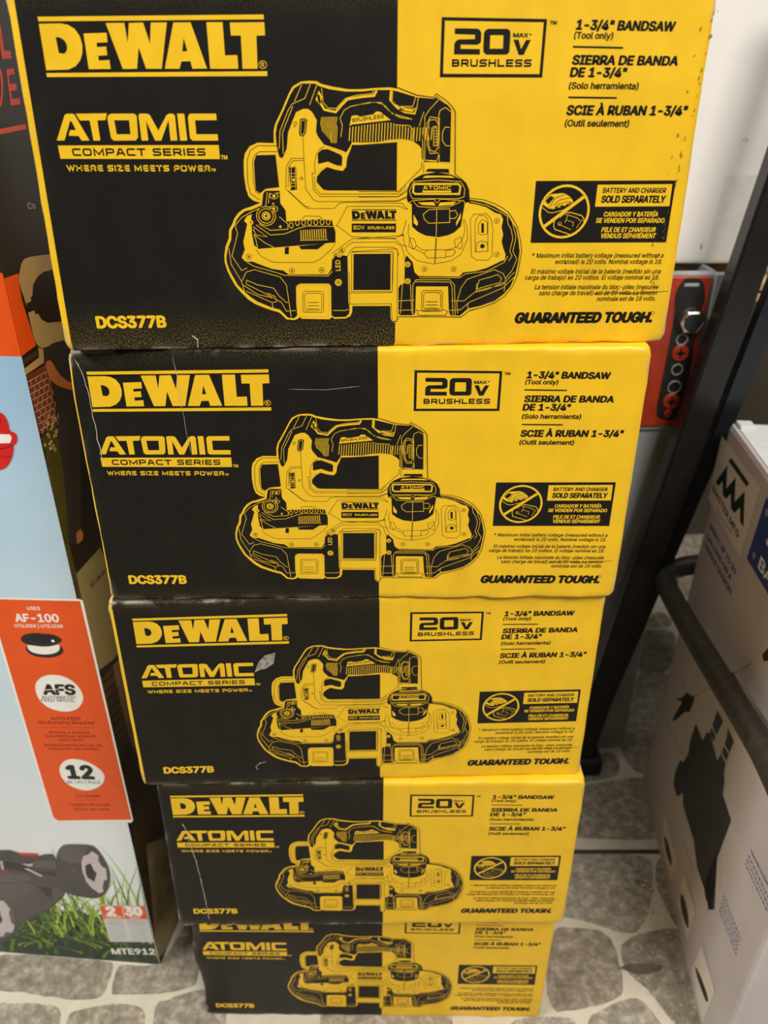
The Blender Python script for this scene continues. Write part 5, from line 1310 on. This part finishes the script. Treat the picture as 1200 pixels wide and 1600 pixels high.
# lawn printed along the foot of the box: dark sward, then overlapping blades
for k, c in (('a1', (52, 74, 40)), ('a2', (92, 128, 44)), ('a3', (160, 194, 56)), ('a4', (196, 214, 84)), ('a5', (34, 52, 34))): M[k] = mat('grass_print_'+k, c, .35, var=.18, scale=80)
F = Flat(); rg = random.Random(4)
top = [(-WB+.0005, .0012)]+[(-.0006, .0012)]+[(-.0006-(WB-.0011)*q/60, .088+.020*noise.noise((q*.35, 2, 0))+.012*rg.random()) for q in range(61)]
F.poly(top, 1, 'a5')
def blade(x, z, h, lean, wd, k, lv):
    pts = [(x+lean*(t**1.6), z+h*t) for t in [q/7 for q in range(8)]]
    pts = [(min(a, -.0012), max(b, .0015)) for a, b in pts]
    V = []
    for q, (a, b) in enumerate(pts):
        ww = wd*(1-(q/7)**1.5)/2+.00005; V += [(min(a-ww, -.0011), b), (min(a+ww, -.001), b)]
    F.add(V, [(2*q, 2*q+1, 2*q+3, 2*q+2) for q in range(7)], lv, k)
for q in range(330):
    x = -rg.random()*.3; ty = rg.random()
    if ty < .42: blade(x, rg.uniform(.0, .07), rg.uniform(.03, .08), rg.uniform(-.06, .06), rg.uniform(.002, .005), rg.choice(('a1', 'a1', 'a2', 'a5')), 2)
    else: blade(x, rg.uniform(.04, .10), rg.uniform(.03, .07), rg.uniform(-.03, .03), rg.uniform(.0014, .0034), rg.choice(('a2', 'a2', 'a3', 'a3', 'a4')), 3)
for q in range(44): blade(-rg.random()*.3, rg.uniform(.085, .12), rg.uniform(.05, .105), rg.uniform(-.03, .03), rg.uniform(.0012, .0028), rg.choice(('a2', 'a3', 'a3')), 3)
for q in range(26):
    x0 = -rg.random()*.3; blade(x0, rg.uniform(.01, .08), rg.uniform(.006, .03), rg.choice((-1, 1))*rg.uniform(.03, .08), rg.uniform(.0015, .003), rg.choice(('a3', 'a4', 'a2')), 3)
F.build('grass_picture', tb, tfront)
for s in ('hood_picture', 'feature_panel', 'trimmer_picture'): artwork(s).build(s, tb, tfront, offset=3.2e-4)
artwork('side_picture', Flat(.0003)).build('side_picture', tb, tside)
for q in range(len(SECT['brand_letters'])): artwork('brand_letters', Flat(.0003), q).build('side_lettering', tb, tside)

# ------------------------------------------------------------------ sprayer carton on the right
Fp = Vector((.41062, .34601, 0)); dd = Vector((-.14804, -.98898, 0)); nx = Vector((.98898, -.14804, 0))
sb = thing('sprayer_box', 'tall grey-white sprayer box with maker label and blue panel', 'box', tuple(Fp), math.atan2(dd.y, dd.x))
# local x runs along the printed face towards the camera, local y = into the box (+)
HS, LS, WS, LEAN = .592, .415, .30, .011
m_sp = mat('grey_white_board', (196, 189, 188), .5, var=.06, scale=16, bump=.15, bscale=60)
bm = bmesh.new()
Zs = [0, .006, .3, HS-.03, HS-.006, HS-.001]
pf = [(0, .005), (.001, .0015), (.005, 0), (LS-.005, 0), (LS-.001, .0015), (LS, .005), (LS, WS), (0, WS)]
rr = [[bm.verts.new((x, y+LEAN*z/HS+(.002 if z > HS-.004 else 0), z)) for x, y in pf] for z in Zs]
for a in range(len(Zs)-1):
    for k in range(len(pf)): bm.faces.new((rr[a][k], rr[a][(k+1) % len(pf)], rr[a+1][(k+1) % len(pf)], rr[a+1][k]))
bm.faces.new(rr[0][::-1]); bm.faces.new(rr[-1]); bmesh.ops.recalc_face_normals(bm, faces=bm.faces[:])
obj('carton', bm, m_sp, sb)
bm = bmesh.new(); box(bm, .004, LS-.004, .006+LEAN, WS, HS-.0012, HS+.0004, .0004, 1); box(bm, .0, .02, .006+LEAN, .024+LEAN, HS, HS+.004, .0018, 2)
obj('top_flap', bm, mat('white_flap', (226, 226, 226), .5, var=.04), sb)
# dx x up x: face normal is -y in this frame
sface = lambda s, t, o: (s, LEAN*t/HS-o, t)
for s in ('maker_label', 'blue_panel', 'claim_text', 'tank_callout', 'strap_callout', 'sprayer_picture'): artwork(s).build(s, sb, sface)
for q in range(len(SECT['faint_text'])): artwork('faint_text', None, q).build('faint_caption', sb, sface)

# ------------------------------------------------------------------ storage rack behind the stack
m_galv = mat('galvanised_steel', (150, 154, 158), .5, .2, var=.22, scale=22, bump=.1, stretch=(1, 1, .25))
m_or = mat('orange_enamel', (158, 46, 17), .45, var=.2, scale=40); m_bare = mat('worn_dark_steel', (40, 36, 33), .45, .3, var=.3, scale=60)
m_chrome = mat('bright_zinc', (206, 202, 192), .22, 1.0, var=.08); m_dk = mat('oiled_steel', (62, 62, 62), .4, .8)
up = thing('rack_upright', 'galvanised steel rack upright standing behind the stack', 'rack upright', (0, 0, 0))
bm = bmesh.new(); box(bm, .326, .404, .417, .421, 0.004, .7525, .001, 1); box(bm, .400, .404, .421, .48, 0.004, .7525, .001, 1); box(bm, .326, .330, .421, .48, 0.004, .7525, .001, 1)
obj('column', bm, m_galv, up)
bm = bmesh.new(); box(bm, .318, .412, .410, .486, 0, .004); obj('foot_plate', bm, m_galv, up)
rb = thing('rack_beam', 'orange rack beam bolted to the galvanised upright by a worn end plate', 'rack beam', (0, 0, 0))
bm = bmesh.new(); box(bm, -.62, .334, .422, .462, .640, .753, .003); obj('beam', bm, m_or, rb)
bm = bmesh.new(); box(bm, .300, .4005, .4105, .417, .556, .7515, .001, 1); box(bm, .398, .412, .404, .417, .58, .7515, .001, 1); obj('mounting_angle', bm, m_galv, rb)
bm = bmesh.new(); box(bm, .300, .394, .4055, .4105, .563, .749, .0016, 2); obj('end_plate', bm, m_or, rb)
F = Flat(); F.poly(chaikin([(0.3602, 0.7455), (0.3631, 0.7478), (0.3796, 0.7476), (0.3868, 0.7404), (0.3911, 0.7192), (0.3882, 0.7127), (0.3889, 0.696), (0.389, 0.6825), (0.3862, 0.6706), (0.3894, 0.6584), (0.3894, 0.6264), (0.3928, 0.5897), (0.3855, 0.571), (0.362, 0.5715), (0.355, 0.5811), (0.3558, 0.618), (0.3572, 0.6796), (0.3562, 0.7131), (0.3545, 0.7181), (0.3535, 0.7327)], 2), 1, 'wear'); M['wear'] = m_bare
bpatch = F.build('worn_patch', rb, lambda x, z, o: (x, .4055-o-.0002, z)); bpatch['label'] = 'paint worn through to black steel'
bm = bmesh.new(); disc(bm, (.376, .698), .0165, .4025, .4055, 28, .0008)
obj('washer', bm, m_dk, rb)
bm = bmesh.new(); disc(bm, (.376, .698), .0145, .3945, .4025, 6, .001)
hb = obj('bolt_head', bm, m_chrome, rb); hb['label'] = 'shiny hexagonal bolt head'
bm = bmesh.new(); disc(bm, (.376, .698), .0105, .3936, .3946, 28, .0003); disc(bm, (.3735, .703), .0012, .3932, .3937, 10)
for a in range(3): box(bm, .370+a*.0032, .372+a*.0032, .3933, .3937, .689+a*.0008, .692+a*.0012)
obj('bolt_face', bm, m_dk, hb)
for cx, cz, r in ((.372, .6587, .0105), (.3719, .5966, .0105), (.3703, .5808, .0050)):
    bm = bmesh.new(); disc(bm, (cx, cz), r, .4025, .4055, 24, .0012); s_ = obj('screw', bm, m_or, rb)
    bm = bmesh.new()
    for w_, h_ in ((r*1.1, r*.28), (r*.28, r*1.1)): box(bm, cx-w_/2, cx+w_/2, .4021, .4026, cz-h_/2, cz+h_/2)
    obj('cross_slot', bm, m_bare, s_)
for cx, cz, r in ((.3716, .6751, .0066), (.3725, .6375, .0066), (.3731, .615, .0078)):
    bm = bmesh.new(); tube(bm, [(cx+r*math.cos(a*math.pi/10), .4052, cz+r*math.sin(a*math.pi/10)) for a in range(21)], .0011, 6, False); o_ = obj('hole_rim', bm, m_galv, rb, True)
bm = bmesh.new(); box(bm, .3622, .380, .4040, .4056, .7375, .7415, .0007, 1); obj('locking_slot', bm, m_galv, rb)
# board edges of the shelf deck to the right of the upright
for z, lab in ((.7295, 'upper pale wooden shelf board edge beside the rack upright'), (.7165, 'lower pale wooden shelf board edge beside the rack upright')):
    bm = bmesh.new(); box(bm, .4041, .80, .432, .60, z-.0045, z+.0045, .001, 1); o_ = obj('shelf_board', bm, mat('pale_plywood', (196, 168, 124), .6, var=.2, scale=70)); tag(o_, lab, 'board', 'shelf boards')
# white carton on the rack
wc = thing('white_carton', 'plain white shipping carton sitting on top of the rack', 'box', (.12, .452, .7530))
bm = carton_mesh('carton', lambda t: -.28, lambda t: .39, .34, .42, .004, 9, None, lambda c: 0, None, .15, rough=.0006, nx=20, nz=16)
m_wc = mat('white_board', (232, 229, 224), .5, var=.03, scale=14, bump=.12, bscale=30)
obj('carton', bm, m_wc, wc)
F = Flat(); M['tape'] = mat('clear_tape', (224, 221, 215), .22, var=.05, scale=50, bump=.35, bscale=45)
F.poly([(.281, .006), (.37, .006), (.37, .100), (.288, .099)], 1, 'tape'); M['smudge'] = mat('pencil_smudge', (176, 172, 166), .6)
F.line([(.2985, .135), (.302, .137), (.3055, .136), (.304, .1335)], .0009, 2, 'smudge'); F.line([(.289, .051), (.295, .055), (.302, .059)], .0012, 2, 'w')
F.poly([(.273, .022), (.2755, .0245), (.2765, .018), (.2743, .0165)], 2, 'be')
F.build('packing_tape', wc, front)

# ------------------------------------------------------------------ leaning black steel frame with a tubular rail
m_blk = mat('black_steel', (30, 28, 27), .36, .25, var=.2, scale=30); m_tube = mat('dusty_black_tube', (62, 58, 48), .5, .35, var=.3, scale=120, bump=.15, bscale=400)
fr = thing('metal_frame', 'leaning black steel post with a bent tubular rail beside the sprayer box', 'frame', (0, 0, 0))
def lerp(a, b, t): return a+(b-a)*t
def post(x0a, x1a, za, x0b, x1b, zb, y0, y1, bev):
    bm = bmesh.new()
    return hexa(bm, [(x0a, y0, za), (x1a, y0, za), (x1a, y1, za), (x0a, y1, za), (x0b, y0, zb), (x1b, y0, zb), (x1b, y1, zb), (x0b, y1, zb)], bev)
CP = Vector((-.03475, -.51286, .96181))
def nearer(x, z, k=.9656):      # the frame stands on the plane y = .36
    return CP.x+k*(x-CP.x), CP.z+k*(z-CP.z)
def bar(x0a, x1a, x0b, x1b, y0, y1, bev):
    (a0, za), (a1, _), (b0, zb), (b1, _) = nearer(x0a, .012), nearer(x1a, .012), nearer(x0b, 1.06), nearer(x1b, 1.06)
    s0, s1 = (b0-a0)/(zb-za), (b1-a1)/(zb-za)
    return post(a0+s0*(.004-za), a1+s1*(.004-za), .004, b0, b1, zb, y0, y1, bev)
obj('post', bar(.3105, .3490, .4560, .4900, .360, .374, .0015), m_blk, fr)
obj('post_web', bar(.3095, .3180, .4550, .4620, .3615, .384, .0015), mat('black_steel_web', (40, 35, 32), .3, .25, var=.15), fr)
obj('post_lip', bar(.3480, .3500, .5150, .5560, .372, .386, .001), mat('blue_black_steel', (30, 32, 40), .35, .3), fr)
bm = bmesh.new(); box(bm, .298, .350, .352, .392, 0, .03, .008, 3); obj('foot', bm, mat('black_rubber', (18, 18, 18), .7), fr)
tp = [(.3395, -.06, .4035), (.350, .02, .4005), (.362, .139, .3850), (.3745, .25, .3700), (.3815, .318, .3635), (.3850, .345, .3615), (.3905, .363, .3610), (.400, .3745, .3625), (.414, .379, .3650), (.434, .380, .3680), (.47, .380, .370)]
def smooth(p, n=6):
    P = [Vector(q) for q in p]; out = []
    for i in range(len(P)-1):
        a, b, c, d = P[max(i-1, 0)], P[i], P[i+1], P[min(i+2, len(P)-1)]
        for s in range(n):
            t = s/n; out.append(.5*((2*b)+(c-a)*t+(2*a-5*b+4*c-d)*t*t+(3*b-a-3*c+d)*t**3))
    return out+[P[-1]]
bm = bmesh.new(); tube(bm, smooth(tp), .0135, 18); obj('rail', bm, m_tube, fr, True)
bm = bmesh.new(); hexa(bm, [(.352, .374, .352), (.395, .374, .348), (.395, .380, .348), (.352, .380, .352), (.356, .374, .386), (.395, .374, .376), (.395, .380, .376), (.356, .380, .386)], .001); obj('bracket', bm, m_blk, fr)
bm = bmesh.new(); bmesh.ops.create_uvsphere(bm, u_segments=14, v_segments=8, radius=.0052); bmesh.ops.translate(bm, verts=bm.verts[:], vec=(.4055, .3625, .3520)); obj('screw', bm, m_chrome, fr, True)

# ------------------------------------------------------------------ crumbs and litter on the floor
bm = bmesh.new(); rl = random.Random(8)
for q in range(70):
    x, y, r = rl.uniform(.30, .40), rl.uniform(-.02, .2), rl.uniform(.0006, .0018)
    res = bmesh.ops.create_icosphere(bm, subdivisions=1, radius=r)
    for v in res['verts']: v.co = Vector((v.co.x*rl.uniform(.6, 1.6)+x, v.co.y+y, max(v.co.z*.7+r*.5, .0004)))
tag(obj('floor_crumbs', bm, mat('grit', (190, 180, 156), .5, var=.4, scale=300)), 'pale grit scattered on the floor between the stack and the sprayer box', 'grit', None, 'stuff')
bm = bmesh.new(); P = [(.283, .0530), (.296, .0575), (.318, .0560), (.337, .0535), (.333, .0475), (.315, .0440), (.300, .0445)]
T_ = [bm.verts.new((x, y, .0016+.0010*noise.noise((x*60, y*60, 0)))) for x, y in P]; B_ = [bm.verts.new((x, y, .0004)) for x, y in P]
bm.faces.new(T_[::-1]); bm.faces.new(B_)
for k in range(len(P)): bm.faces.new((T_[k], T_[(k+1) % len(P)], B_[(k+1) % len(P)], B_[k]))
bmesh.ops.recalc_face_normals(bm, faces=bm.faces[:])
tag(obj('dry_leaf', bm, mat('dry_leaf', (96, 88, 74), .6, var=.3, scale=90)), 'dark dry leaf scrap lying on the stone floor near the sprayer box', 'leaf')
bm = bmesh.new(); tube(bm, [(.342, .168, .0018), (.349, .161, .0018), (.356, .1545, .0020)], .0013, 8); disc_b = bmesh.ops.create_uvsphere(bm, u_segments=10, v_segments=6, radius=.003)
for v in disc_b['verts']: v.co += Vector((.357, .1537, .003))
tag(obj('dropped_screw', bm, m_chrome, None, True), 'small shiny screw lying on the floor beside the sprayer box', 'screw')
